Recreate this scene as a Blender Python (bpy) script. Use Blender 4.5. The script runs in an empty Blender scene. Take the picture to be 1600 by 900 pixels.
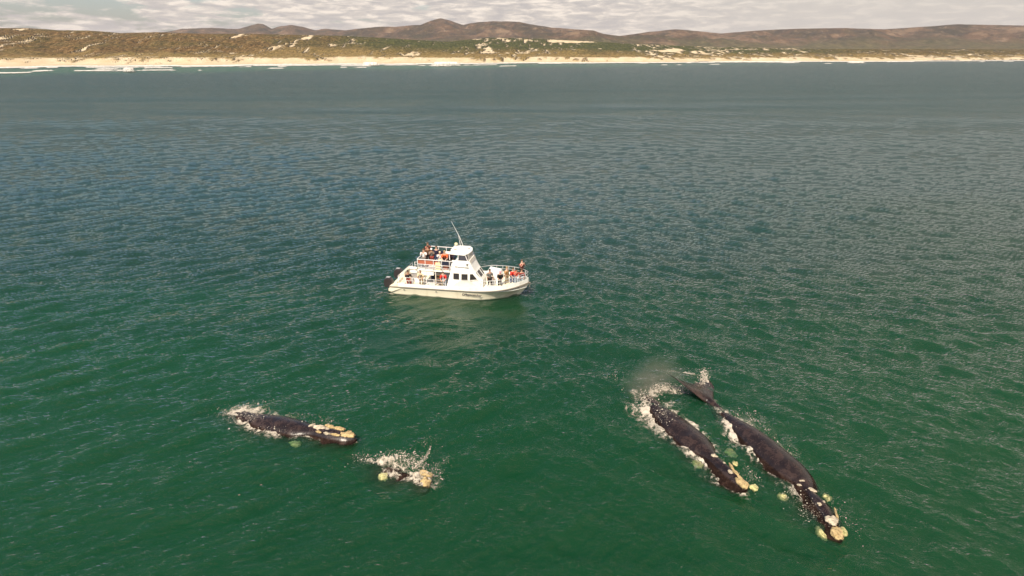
import bpy, bmesh, math, random
import numpy as np
from mathutils import Vector, Matrix
R = math.radians
PI = math.pi
random.seed(11)
rng = np.random.default_rng(7)
S = bpy.context.scene
C = S.collection

# ------------------------------------------------------------------ camera
CAM_H = 23.0
PITCH = math.atan((450 - 78) / 900.0)
cam_d = bpy.data.cameras.new("camera")
cam = bpy.data.objects.new("camera", cam_d)
C.objects.link(cam)
cam.location = (0, 0, CAM_H)
cam.rotation_euler = (PI / 2 - PITCH, 0, 0)
cam_d.sensor_width = 36
cam_d.lens = 20.25
cam_d.clip_start = 0.5
cam_d.clip_end = 40000
S.camera = cam

# ------------------------------------------------------------------ sun and sky
SUN_EL, SUN_AZ = R(50), R(198)          # azimuth clockwise from +Y: behind the camera, to the left
sd = Vector((math.sin(SUN_AZ) * math.cos(SUN_EL), math.cos(SUN_AZ) * math.cos(SUN_EL), math.sin(SUN_EL)))
ld = bpy.data.lights.new("sun", 'SUN')
ld.energy = 4.9
ld.angle = R(0.5)
ld.color = (1.0, 0.885, 0.71)
sun = bpy.data.objects.new("sun", ld)
C.objects.link(sun)
sun.rotation_euler = (-sd).to_track_quat('-Z', 'Y').to_euler()

world = bpy.data.worlds.new("World")
S.world = world
world.use_nodes = True
wt = world.node_tree
for n in list(wt.nodes):
    wt.nodes.remove(n)


def N(t, kind, **kw):
    n = t.nodes.new(kind)
    for k, v in kw.items():
        if k == 'ins':
            for a, b in v.items():
                n.inputs[a].default_value = b
        else:
            setattr(n, k, v)
    return n


def math_node(t, op, a, b=None, clamp=False):
    n = t.nodes.new('ShaderNodeMath')
    n.operation = op
    n.use_clamp = clamp
    for i, v in enumerate((a, b)):
        if v is None:
            continue
        if isinstance(v, (int, float)):
            n.inputs[i].default_value = v
        else:
            t.links.new(v, n.inputs[i])
    return n.outputs[0]


def ramp(t, fac, stops, interp='LINEAR'):
    n = t.nodes.new('ShaderNodeValToRGB')
    n.color_ramp.interpolation = interp
    el = n.color_ramp.elements
    while len(el) < len(stops):
        el.new(0.5)
    for e, (p, c) in zip(el, stops):
        e.position = p
        e.color = (c[0], c[1], c[2], 1) if not isinstance(c, (int, float)) else (c, c, c, 1)
    t.links.new(fac, n.inputs[0])
    return n.outputs[0]


def mixc(t, fac, a, b, mode='MIX'):
    n = t.nodes.new('ShaderNodeMix')
    n.data_type = 'RGBA'
    n.blend_type = mode
    for i, v in ((0, fac), (6, a), (7, b)):
        if isinstance(v, (int, float)):
            n.inputs[i].default_value = v
        elif isinstance(v, tuple):
            n.inputs[i].default_value = (*v[:3], 1)
        else:
            t.links.new(v, n.inputs[i])
    return n.outputs[2]


sky = N(wt, 'ShaderNodeTexSky', sky_type='NISHITA', sun_disc=False)
sky.sun_elevation = SUN_EL
sky.sun_rotation = SUN_AZ
sky.altitude = 20
sky.air_density = 1.0
sky.dust_density = 2.0
tc = N(wt, 'ShaderNodeTexCoord')
sep = N(wt, 'ShaderNodeSeparateXYZ')
wt.links.new(tc.outputs['Generated'], sep.inputs[0])
mp = N(wt, 'ShaderNodeMapping')
mp.inputs['Scale'].default_value = (4.6, 4.6, 24.0)
mp.inputs['Location'].default_value = (1.3, 0.4, 0.2)
wt.links.new(tc.outputs['Generated'], mp.inputs[0])
nz = N(wt, 'ShaderNodeTexNoise', ins={'Scale': 2.2, 'Detail': 9.0, 'Roughness': 0.58, 'Distortion': 0.25})
wt.links.new(mp.outputs[0], nz.inputs['Vector'])
# more cloud towards the right and low down, open blue patches up to the left
side = math_node(wt, 'MULTIPLY', math_node(wt, 'ADD', sep.outputs[0], ramp(wt, sep.outputs[2], [(0.06, 0.62), (0.22, 0.0)])), 0.34)
low = math_node(wt, 'SUBTRACT', 0.10, math_node(wt, 'MULTIPLY', sep.outputs[2], 0.30))
cov = math_node(wt, 'ADD', nz.outputs[0], math_node(wt, 'ADD', side, low))
cmask = ramp(wt, cov, [(0.555, 0.0), (0.635, 1.0)])
# relief inside the cloud sheet
mp2 = N(wt, 'ShaderNodeMapping')
mp2.inputs['Scale'].default_value = (11.0, 11.0, 58.0)
mp2.inputs['Location'].default_value = (4.3, 2.4, 0.0)
wt.links.new(tc.outputs['Generated'], mp2.inputs[0])
nz2 = N(wt, 'ShaderNodeTexNoise', ins={'Scale': 2.6, 'Detail': 7.0, 'Roughness': 0.55, 'Distortion': 0.4})
wt.links.new(mp2.outputs[0], nz2.inputs['Vector'])
relief = ramp(wt, nz2.outputs[0], [(0.38, (5.7, 5.2, 4.95)), (0.50, (7.3, 6.5, 5.85)), (0.62, (10.6, 9.3, 8.0))])
flat = mixc(wt, ramp(wt, sep.outputs[0], [(0.12, 0.0), (0.42, 0.72)]), relief, (7.0, 6.4, 5.7))
# the thick sheet overhead is darker than the lit band low over the land
over = mixc(wt, ramp(wt, sep.outputs[2], [(0.10, 0.0), (0.55, 1.0)]), flat, ramp(wt, sep.outputs[0], [(0.0, (4.2, 4.15, 4.25)), (0.45, (7.2, 6.1, 5.2))]))
skyblue = mixc(wt, 1.0, sky.outputs[0], (1.34, 1.30, 1.28), 'MULTIPLY')
skyc = mixc(wt, math_node(wt, 'MULTIPLY', cmask, 0.93), skyblue, over)
up = ramp(wt, sep.outputs[2], [(0.0, 0.0), (0.004, 1.0)])
skyf = mixc(wt, up, sky.outputs[0], skyc)
bg = N(wt, 'ShaderNodeBackground', ins={'Strength': 0.083})
wt.links.new(skyf, bg.inputs[0])
wo = N(wt, 'ShaderNodeOutputWorld')
wt.links.new(bg.outputs[0], wo.inputs[0])

S.view_settings.view_transform = 'Standard'
S.view_settings.look = 'None'
S.view_settings.exposure = 0.3
S.view_settings.gamma = 1.0
S.cycles.max_bounces = 6
S.cycles.diffuse_bounces = 2
S.cycles.glossy_bounces = 3
S.cycles.transmission_bounces = 3
S.cycles.volume_bounces = 0
S.cycles.transparent_max_bounces = 12
S.cycles.sample_clamp_indirect = 1.4
S.cycles.caustics_reflective = False
S.cycles.caustics_refractive = False
S.cycles.use_denoising = True
S.cycles.sample_clamp_direct = 2.2


# ------------------------------------------------------------------ helpers
def tag(o, label=None, cat=None, group=None, kind=None):
    if label:
        o['label'] = label
    if cat:
        o['category'] = cat
    if group:
        o['group'] = group
    if kind:
        o['kind'] = kind
    return o


def empty(name, loc=(0, 0, 0), rz=0.0):
    o = bpy.data.objects.new(name, None)
    C.objects.link(o)
    o.location = loc
    o.rotation_euler = (0, 0, rz)
    o.empty_display_size = 0.3
    return o


def np_mesh(name, V, F, mat=None, parent=None, smooth=True, attrs=None):
    """mesh object from numpy verts (n,3) and quad/tri faces (m,k)"""
    V = np.asarray(V, dtype=np.float32)
    F = np.asarray(F, dtype=np.int32)
    me = bpy.data.meshes.new(name)
    k = F.shape[1]
    me.vertices.add(len(V))
    me.vertices.foreach_set('co', V.ravel())
    me.loops.add(F.size)
    me.loops.foreach_set('vertex_index', F.ravel())
    me.polygons.add(len(F))
    me.polygons.foreach_set('loop_start', np.arange(0, F.size, k, dtype=np.int32))
    me.polygons.foreach_set('loop_total', np.full(len(F), k, dtype=np.int32))
    me.polygons.foreach_set('use_smooth', np.full(len(F), smooth, dtype=bool))
    me.update(calc_edges=True)
    for a, vals in (attrs or {}).items():
        at = me.attributes.new(a, 'FLOAT', 'POINT')
        at.data.foreach_set('value', np.asarray(vals, dtype=np.float32).ravel())
    if mat:
        me.materials.append(mat)
    o = bpy.data.objects.new(name, me)
    C.objects.link(o)
    if parent:
        o.parent = parent
    return o


def grid_faces(nr, nc):
    i = np.arange((nr - 1) * (nc - 1))
    r, c = i // (nc - 1), i % (nc - 1)
    a = r * nc + c
    return np.stack([a, a + 1, a + nc + 1, a + nc], 1)


class MB:
    """collects shapes, links them as ONE mesh object"""
    def __init__(self):
        self.bm = bmesh.new()

    def hexa(self, p):
        v = [self.bm.verts.new(q) for q in p]
        for f in ((0, 3, 2, 1), (4, 5, 6, 7), (0, 1, 5, 4), (1, 2, 6, 5), (2, 3, 7, 6), (3, 0, 4, 7)):
            self.bm.faces.new([v[i] for i in f])
        return self

    def box(self, c, s, rz=0.0, ry=0.0):
        hx, hy, hz = s[0] / 2, s[1] / 2, s[2] / 2
        M = Matrix.Rotation(rz, 3, 'Z') @ Matrix.Rotation(ry, 3, 'Y')
        p = [Vector(c) + M @ Vector((sx * hx, sy * hy, sz * hz)) for sz in (-1, 1) for sx, sy in ((-1, -1), (1, -1), (1, 1), (-1, 1))]
        return self.hexa(p)

    def prism(self, poly, y0, y1, y0s=None, y1s=None):
        """polygon in x,z extruded along y"""
        n = len(poly)
        a = [self.bm.verts.new((x, (y0s[i] if y0s else y0), z)) for i, (x, z) in enumerate(poly)]
        b = [self.bm.verts.new((x, (y1s[i] if y1s else y1), z)) for i, (x, z) in enumerate(poly)]
        self.bm.faces.new(a)
        self.bm.faces.new(list(reversed(b)))
        for i in range(n):
            j = (i + 1) % n
            self.bm.faces.new((a[j], a[i], b[i], b[j]))
        return self

    def slab(self, poly, z0, z1):
        """polygon in x,y extruded along z"""
        n = len(poly)
        a = [self.bm.verts.new((x, y, z0)) for x, y in poly]
        b = [self.bm.verts.new((x, y, z1)) for x, y in poly]
        self.bm.faces.new(list(reversed(a)))
        self.bm.faces.new(b)
        for i in range(n):
            j = (i + 1) % n
            self.bm.faces.new((a[i], a[j], b[j], b[i]))
        return self

    def quad(self, p):
        self.bm.faces.new([self.bm.verts.new(q) for q in p])
        return self

    def tube(self, pts, r, seg=8):
        pts = [Vector(p) for p in pts]
        rs = r if isinstance(r, (list, tuple)) else [r] * len(pts)
        rings = []
        for i, p in enumerate(pts):
            d = (pts[min(i + 1, len(pts) - 1)] - pts[max(i - 1, 0)]).normalized()
            u = d.cross(Vector((0, 0, 1)))
            if u.length < 0.05:
                u = d.cross(Vector((1, 0, 0)))
            u.normalize()
            w = d.cross(u).normalized()
            rings.append([self.bm.verts.new(p + rs[i] * (math.cos(a) * u + math.sin(a) * w))
                          for a in [2 * PI * k / seg for k in range(seg)]])
        for a, b in zip(rings, rings[1:]):
            for k in range(seg):
                j = (k + 1) % seg
                self.bm.faces.new((a[k], a[j], b[j], b[k]))
        self.bm.faces.new(list(reversed(rings[0])))
        self.bm.faces.new(rings[-1])
        return self

    def ball(self, c, s, sub=2, rough=0.0):
        m = Matrix.Translation(c) @ Matrix.Diagonal((*s, 1)) if isinstance(s, tuple) else Matrix.Translation(c) @ Matrix.Scale(s, 4)
        r = bmesh.ops.create_icosphere(self.bm, subdivisions=sub, radius=1.0)
        for v in r['verts']:
            if rough:
                v.co *= 1 + random.uniform(-rough, rough)
            v.co = m @ v.co
        return self

    def build(self, name, mat, parent=None, smooth=False, bevel=0.0, loc=None):
        me = bpy.data.meshes.new(name)
        bmesh.ops.recalc_face_normals(self.bm, faces=self.bm.faces[:])
        if bevel:
            bmesh.ops.bevel(self.bm, geom=[e for e in self.bm.edges if e.is_manifold and e.calc_face_angle(0) > 0.5],
                            offset=bevel, segments=2, affect='EDGES', profile=0.6)
        for f in self.bm.faces:
            f.smooth = smooth
        self.bm.to_mesh(me)
        self.bm.free()
        if mat:
            me.materials.append(mat)
        o = bpy.data.objects.new(name, me)
        C.objects.link(o)
        if parent:
            o.parent = parent
        if loc:
            o.location = loc
        return o


# ---- numpy noise
_perm = rng.permutation(4096)
_vals = rng.random(4096)


def vnoise(x, y, seed=0):
    xi = np.floor(x).astype(np.int64)
    yi = np.floor(y).astype(np.int64)
    fx, fy = x - xi, y - yi
    fx = fx * fx * fx * (fx * (fx * 6 - 15) + 10)
    fy = fy * fy * fy * (fy * (fy * 6 - 15) + 10)

    def h(a, b):
        return _vals[(_perm[(a + seed * 57) & 4095] + b * 131 + (b >> 5) * 17) & 4095]
    v00, v10, v01, v11 = h(xi, yi), h(xi + 1, yi), h(xi, yi + 1), h(xi + 1, yi + 1)
    return (v00 * (1 - fx) + v10 * fx) * (1 - fy) + (v01 * (1 - fx) + v11 * fx) * fy


def fbm(x, y, oct=4, seed=0, gain=0.5):
    s = np.zeros_like(np.asarray(x, dtype=float))
    a, tot = 1.0, 0.0
    for i in range(oct):
        c, sn = math.cos(0.6 * i), math.sin(0.6 * i)
        s = s + a * vnoise((x * c - y * sn) * 2 ** i + 13.7 * i, (x * sn + y * c) * 2 ** i + 7.1 * i, seed + i)
        tot += a
        a *= gain
    return s / tot


def smooth01(e0, e1, x):
    t = np.clip((x - e0) / (e1 - e0), 0, 1)
    return t * t * (3 - 2 * t)


# ------------------------------------------------------------------ materials
def new_mat(name):
    m = bpy.data.materials.new(name)
    m.use_nodes = True
    t = m.node_tree
    b = t.nodes['Principled BSDF']
    return m, t, b


def simple(name, col, rough=0.5, spec=0.5, metal=0.0, var=0.12, scale=3.0, bump=0.0, bscale=20.0, alpha=None, dirt=None):
    """principled surface with procedural mottling (object coordinates)"""
    m, t, b = new_mat(name)
    tcn = N(t, 'ShaderNodeTexCoord')
    n1 = N(t, 'ShaderNodeTexNoise', ins={'Scale': scale, 'Detail': 5.0, 'Roughness': 0.6})
    t.links.new(tcn.outputs['Object'], n1.inputs['Vector'])
    c = mixc(t, n1.outputs[0], tuple(max(0, v * (1 - var * 1.6)) for v in col), tuple(min(1, v * (1 + var)) for v in col))
    if dirt:
        n3 = N(t, 'ShaderNodeTexNoise', ins={'Scale': scale * 0.6, 'Detail': 8.0, 'Roughness': 0.7})
        mpp = N(t, 'ShaderNodeMapping')
        mpp.inputs['Scale'].default_value = (1.2, 1.2, 0.35)
        t.links.new(tcn.outputs['Object'], mpp.inputs[0])
        t.links.new(mpp.outputs[0], n3.inputs['Vector'])
        c = mixc(t, ramp(t, n3.outputs[0], [(0.5, 0.0), (0.72, 0.75)]), c, dirt)
    t.links.new(c, b.inputs['Base Color'])
    b.inputs['Roughness'].default_value = rough
    b.inputs['Specular IOR Level'].default_value = spec
    b.inputs['Metallic'].default_value = metal
    if alpha is not None:
        b.inputs['Alpha'].default_value = alpha
    if bump:
        n2 = N(t, 'ShaderNodeTexNoise', ins={'Scale': bscale, 'Detail': 4.0})
        t.links.new(tcn.outputs['Object'], n2.inputs['Vector'])
        bp = N(t, 'ShaderNodeBump', ins={'Strength': bump, 'Distance': 0.05})
        t.links.new(n2.outputs[0], bp.inputs['Height'])
        t.links.new(bp.outputs[0], b.inputs['Normal'])
    return m


# ------------------------------------------------------------------ the sea
NW = 130
lam = np.exp(rng.uniform(math.log(0.32), math.log(8.0), NW))
kk = 2 * PI / lam
side_w = np.where(rng.random(NW) < 0.5, 1.0, -1.0)            # +1: train of the right half, -1: of the left half
crest = np.where(side_w > 0, R(-30), R(30)) + rng.normal(0, 1, NW) * np.where(lam > 1.6, R(24), R(13))
dirx, diry = -np.sin(crest), np.cos(crest)
amp = 0.0082 * lam ** 0.95 * rng.uniform(0.6, 1.4, NW) / (1 + (lam / 3.0) ** 1.7) * np.where(lam > 0.8, 1.3, 1.0)
ph = rng.uniform(0, 2 * PI, NW)
# long low swell
SW = [(38.0, 0.16, R(8), 1.1), (24.0, 0.09, R(-16), 4.0), (57.0, 0.2, R(3), 2.2), (16.0, 0.05, R(26), 0.3)]
SLICKS = [(-7.6, 43.0, 5.6, 3.6, 0.55), (-4.5, 50.6, 8.5, 3.2, 0.78), (-3.0, 47.0, 6.5, 3.4, 0.45)]   # smooth footprints near the boat


def calm_at(x, y):
    c = np.zeros_like(x)
    for cx, cy, rx, ry, a in SLICKS:
        q = ((x - cx) / rx) ** 2 + ((y - cy) / ry) ** 2
        c = np.maximum(c, a * (1 - smooth01(0.45, 1.15, q + 0.35 * (fbm(x * 0.4, y * 0.4, 3, 5) - 0.5))))
    return c


def sea(x, y, sp=None):
    """height of the water at x, y; sp = local grid spacing (drops waves the grid cannot carry)"""
    z = np.zeros_like(x)
    gust = 0.50 + 1.02 * fbm(x * 0.045 + 0.02 * y, y * 0.06, 4, 3, 0.6)
    right = 0.5 + 0.5 * np.tanh(x / 14.0 - 0.25)
    calm = calm_at(x, y)
    for i in range(NW):
        w = (0.28 + 0.95 * right) if side_w[i] > 0 else (0.28 + 0.95 * (1 - right))
        if sp is not None:
            w = w * smooth01(1.7, 3.4, lam[i] / sp)
        p = kk[i] * (dirx[i] * x + diry[i] * y) + ph[i]
        s = np.sin(p)
        z += amp[i] * w * (s + 0.42 * (s * s - 0.5) * (1 if lam[i] > 0.9 else 0.4))
    z *= gust * (1 - calm)
    for L, a, th, p0 in SW:
        p = 2 * PI / L * (-math.sin(th) * x + math.cos(th) * y) + p0
        w = 1 if sp is None else smooth01(4.0, 9.0, L / sp)
        z += w * a * 0.5 * np.sin(p)
    # ring round the slick
    cx, cy = -7.6, 43.0
    q = np.sqrt(((x - cx) / 5.6) ** 2 + ((y - cy) / 3.7) ** 2)
    z += 0.07 * np.exp(-((q - 1.08) / 0.11) ** 2) * (0.5 + fbm(x * 0.5, y * 0.5, 2, 9))
    return z


def water_material():
    m = bpy.data.materials.new("sea_water")
    m.use_nodes = True
    t = m.node_tree
    for n in list(t.nodes):
        t.nodes.remove(n)
    out = N(t, 'ShaderNodeOutputMaterial')
    geo = N(t, 'ShaderNodeNewGeometry')
    calm = N(t, 'ShaderNodeAttribute', attribute_name='calm')
    rightA = N(t, 'ShaderNodeAttribute', attribute_name='right')
    # two ripple trains, each stretched along its own crests
    hs = []
    for th in (R(30), R(-30)):
        for sc, st, w in ((1.5, (0.8, 2.4), 1.0), (5.0, (1.0, 2.4), 0.26)):
            mpn = N(t, 'ShaderNodeMapping')
            mpn.inputs['Rotation'].default_value = (0, 0, -th)
            mpn.inputs['Scale'].default_value = (st[0], st[1], 1)
            t.links.new(geo.outputs['Position'], mpn.inputs[0])
            nn = N(t, 'ShaderNodeTexNoise', ins={'Scale': sc, 'Detail': 4.0, 'Roughness': 0.6})
            t.links.new(mpn.outputs[0], nn.inputs['Vector'])
            hs.append(math_node(t, 'MULTIPLY', nn.outputs[0], w))
    left = math_node(t, 'ADD', hs[0], hs[1])
    rgt = math_node(t, 'ADD', hs[2], hs[3])
    mixh = N(t, 'ShaderNodeMix')
    t.links.new(rightA.outputs['Fac'], mixh.inputs[0])
    t.links.new(left, mixh.inputs[2])
    t.links.new(rgt, mixh.inputs[3])
    # broader waves that only matter far away, where the mesh is too coarse to carry them
    mpf = N(t, 'ShaderNodeMapping')
    mpf.inputs['Scale'].default_value = (0.62, 1.35, 1)
    t.links.new(geo.outputs['Position'], mpf.inputs[0])
    nf = N(t, 'ShaderNodeTexNoise', ins={'Scale': 0.55, 'Detail': 6.0, 'Roughness': 0.7})
    t.links.new(mpf.outputs[0], nf.inputs['Vector'])
    farA = N(t, 'ShaderNodeAttribute', attribute_name='far')
    far = math_node(t, 'MULTIPLY', math_node(t, 'MULTIPLY', nf.outputs[0], 1.7), farA.outputs['Fac'])
    mpf2 = N(t, 'ShaderNodeMapping')
    mpf2.inputs['Scale'].default_value = (0.8, 1.0, 1)
    mpf2.inputs['Rotation'].default_value = (0, 0, R(-12))
    t.links.new(geo.outputs['Position'], mpf2.inputs[0])
    nf2 = N(t, 'ShaderNodeTexNoise', ins={'Scale': 0.085, 'Detail': 6.0, 'Roughness': 0.78})
    t.links.new(mpf2.outputs[0], nf2.inputs['Vector'])
    far2 = N(t, 'ShaderNodeAttribute', attribute_name='far2')
    far = math_node(t, 'ADD', far, math_node(t, 'MULTIPLY', math_node(t, 'MULTIPLY', nf2.outputs[0], 26.0), far2.outputs['Fac']))
    # gust patches change how rough the surface is
    ng = N(t, 'ShaderNodeTexNoise', ins={'Scale': 0.014, 'Detail': 4.0, 'Roughness': 0.55})
    mpg = N(t, 'ShaderNodeMapping')
    mpg.inputs['Scale'].default_value = (0.45, 1.5, 1)
    t.links.new(geo.outputs['Position'], mpg.inputs[0])
    t.links.new(mpg.outputs[0], ng.inputs['Vector'])
    gust = ramp(t, ng.outputs[0], [(0.35, 0.92), (0.65, 1.07)])
    hh = math_node(t, 'MULTIPLY', math_node(t, 'ADD', mixh.outputs[0], far), gust)
    bump = N(t, 'ShaderNodeBump', ins={'Distance': 0.24})
    t.links.new(math_node(t, 'MULTIPLY', math_node(t, 'SUBTRACT', 1.0, calm.outputs['Fac']), 0.95), bump.inputs['Strength'])
    t.links.new(hh, bump.inputs['Height'])
    # air-to-water on the front, water-to-air kept mild on the back so light gets out and in
    ior = math_node(t, 'ADD', 1.38, math_node(t, 'MULTIPLY', geo.outputs['Backfacing'], 1 / 1.34 - 1.34 + 0.0))
    ior = math_node(t, 'ADD', math_node(t, 'MULTIPLY', geo.outputs['Backfacing'], 0.746), math_node(t, 'MULTIPLY', math_node(t, 'SUBTRACT', 1.0, geo.outputs['Backfacing']), 1.40))
    fr = N(t, 'ShaderNodeFresnel')
    t.links.new(ior, fr.inputs['IOR'])
    t.links.new(bump.outputs[0], fr.inputs['Normal'])
    gl = N(t, 'ShaderNodeBsdfGlossy', ins={'Roughness': 0.045, 'Color': (0.96, 0.97, 0.97, 1)})
    t.links.new(bump.outputs[0], gl.inputs['Normal'])
    # waves too small to resolve far away act as roughness
    yp = N(t, 'ShaderNodeSeparateXYZ')
    t.links.new(geo.outputs['Position'], yp.inputs[0])
    yk = math_node(t, 'DIVIDE', yp.outputs[1], 1000.0)
    t.links.new(ramp(t, yk, [(0.05, 0.045), (0.14, 0.08), (0.50, 0.15)]), gl.inputs['Roughness'])
    tr = N(t, 'ShaderNodeBsdfTransparent')
    # a veil of water colour and painted far sky reflection, so small waves shade
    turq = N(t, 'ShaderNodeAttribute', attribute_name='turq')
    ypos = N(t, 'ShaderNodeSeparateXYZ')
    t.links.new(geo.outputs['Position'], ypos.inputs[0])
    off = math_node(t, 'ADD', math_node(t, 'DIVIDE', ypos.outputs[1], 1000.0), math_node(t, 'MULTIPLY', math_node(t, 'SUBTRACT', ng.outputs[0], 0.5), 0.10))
    vc = ramp(t, off, [(0.022, (0.005, 0.041, 0.012)), (0.045, (0.008, 0.042, 0.021)), (0.10, (0.016, 0.050, 0.046)), (0.30, (0.034, 0.076, 0.078))])  # greyer and paler with distance: sky reflection put into the colour
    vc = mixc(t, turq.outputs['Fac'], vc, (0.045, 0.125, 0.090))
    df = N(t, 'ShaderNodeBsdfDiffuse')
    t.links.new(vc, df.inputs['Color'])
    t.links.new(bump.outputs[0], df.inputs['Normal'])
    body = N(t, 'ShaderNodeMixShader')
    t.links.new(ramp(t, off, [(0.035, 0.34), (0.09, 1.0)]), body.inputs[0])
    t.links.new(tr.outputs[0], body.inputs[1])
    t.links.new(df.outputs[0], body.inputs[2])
    mx = N(t, 'ShaderNodeMixShader')
    t.links.new(fr.outputs[0], mx.inputs[0])
    t.links.new(body.outputs[0], mx.inputs[1])
    t.links.new(gl.outputs[0], mx.inputs[2])
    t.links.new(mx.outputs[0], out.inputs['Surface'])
    # the water itself: green scatter, red swallowed first
    k = 1.5
    sc = N(t, 'ShaderNodeVolumeScatter', ins={'Density': k, 'Color': (0.020, 0.185, 0.064, 1), 'Anisotropy': 0.0})
    ab = N(t, 'ShaderNodeVolumeAbsorption', ins={'Density': k, 'Color': (0.02, 0.62, 0.32, 1)})
    ad = N(t, 'ShaderNodeAddShader')
    t.links.new(sc.outputs[0], ad.inputs[0])
    t.links.new(ab.outputs[0], ad.inputs[1])
    t.links.new(ad.outputs[0], out.inputs['Volume'])
    return m


def shore_Y(t):
    """distance of the waterline for a bearing t = x / y"""
    return 1144 + 322 * t + 14 * np.sin(t * 17 + 1.0) + 9 * np.sin(t * 41)


fpx = 576.0
cp, sp_ = math.cos(PITCH), math.sin(PITCH)
rows = []
Y = 9.0
while Y < 900:
    rows.append(Y)
    dep = Y * cp + CAM_H * sp_
    dY = max(dep * dep / (fpx * CAM_H) * 0.92, 0.03)
    Y += min(dY, Y * 0.02)
while Y < 1750:
    rows.append(Y)
    Y += 14
rows = np.array(rows)
ncol = 1240
s = np.linspace(-1, 1, ncol)
half = (0.924 * rows + 8.8) * (800 / 900.0) * 1.18
X = s[None, :] * half[:, None]
Yg = np.repeat(rows[:, None], ncol, 1)
dYg = np.gradient(rows)
spc = np.maximum(dYg * 0.8, half * 2 / ncol)[:, None] * np.ones((1, ncol))
Z = sea(X, Yg, spc)
fade = 1 - smooth01(-160, 0, Yg - shore_Y(X / Yg))
Z *= 0.3 + 0.7 * fade
calm = calm_at(X, Yg)
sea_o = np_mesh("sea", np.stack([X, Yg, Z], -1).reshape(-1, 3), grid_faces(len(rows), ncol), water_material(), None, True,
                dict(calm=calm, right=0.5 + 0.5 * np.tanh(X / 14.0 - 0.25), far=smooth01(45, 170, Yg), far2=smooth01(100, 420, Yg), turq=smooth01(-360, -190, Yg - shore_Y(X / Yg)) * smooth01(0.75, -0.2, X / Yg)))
tag(sea_o, kind='structure')

# ------------------------------------------------------------------ land
ridge_near = np.array([(-400, 40), (-150, 42), (0, 44), (60, 44), (100, 47), (150, 47.5), (200, 52), (250, 50), (280, 51), (340, 53), (400, 53), (500, 55),
                       (560, 57), (640, 62), (700, 65), (740, 61), (780, 59), (850, 61), (960, 67), (1100, 73), (1250, 76.3), (1600, 77.3), (2100, 78)])
ridge_far = np.array([(-400, 52), (0, 56), (200, 56), (270, 50), (295, 45), (340, 43.5), (380, 45.5), (397, 41), (412, 37), (420, 38), (432, 45), (445, 41.5), (462, 39), (480, 42), (498, 47), (515, 45.2),
                      (545, 47.5), (575, 44), (600, 41.5), (620, 42.5), (645, 40), (660, 39), (678, 32), (692, 28.5), (708, 33), (725, 39), (745, 35), (770, 33), (810, 34), (835, 39), (860, 43),
                      (925, 48), (940, 53), (965, 56.5), (990, 53), (1010, 50), (1050, 46), (1090, 49), (1120, 52.5), (1150, 50), (1190, 47), (1240, 45), (1310, 44), (1370, 46), (1430, 42),
                      (1480, 38), (1520, 39), (1600, 40.5), (1800, 44), (2100, 50)])


def vfrom(py):
    b = (450 - py) / 900.0
    return (cp * b - sp_) / (cp + b * sp_)          # (z - cam) / Y for a picture row


def px_of(t):
    return 800 + 900 * t / 0.93


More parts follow.
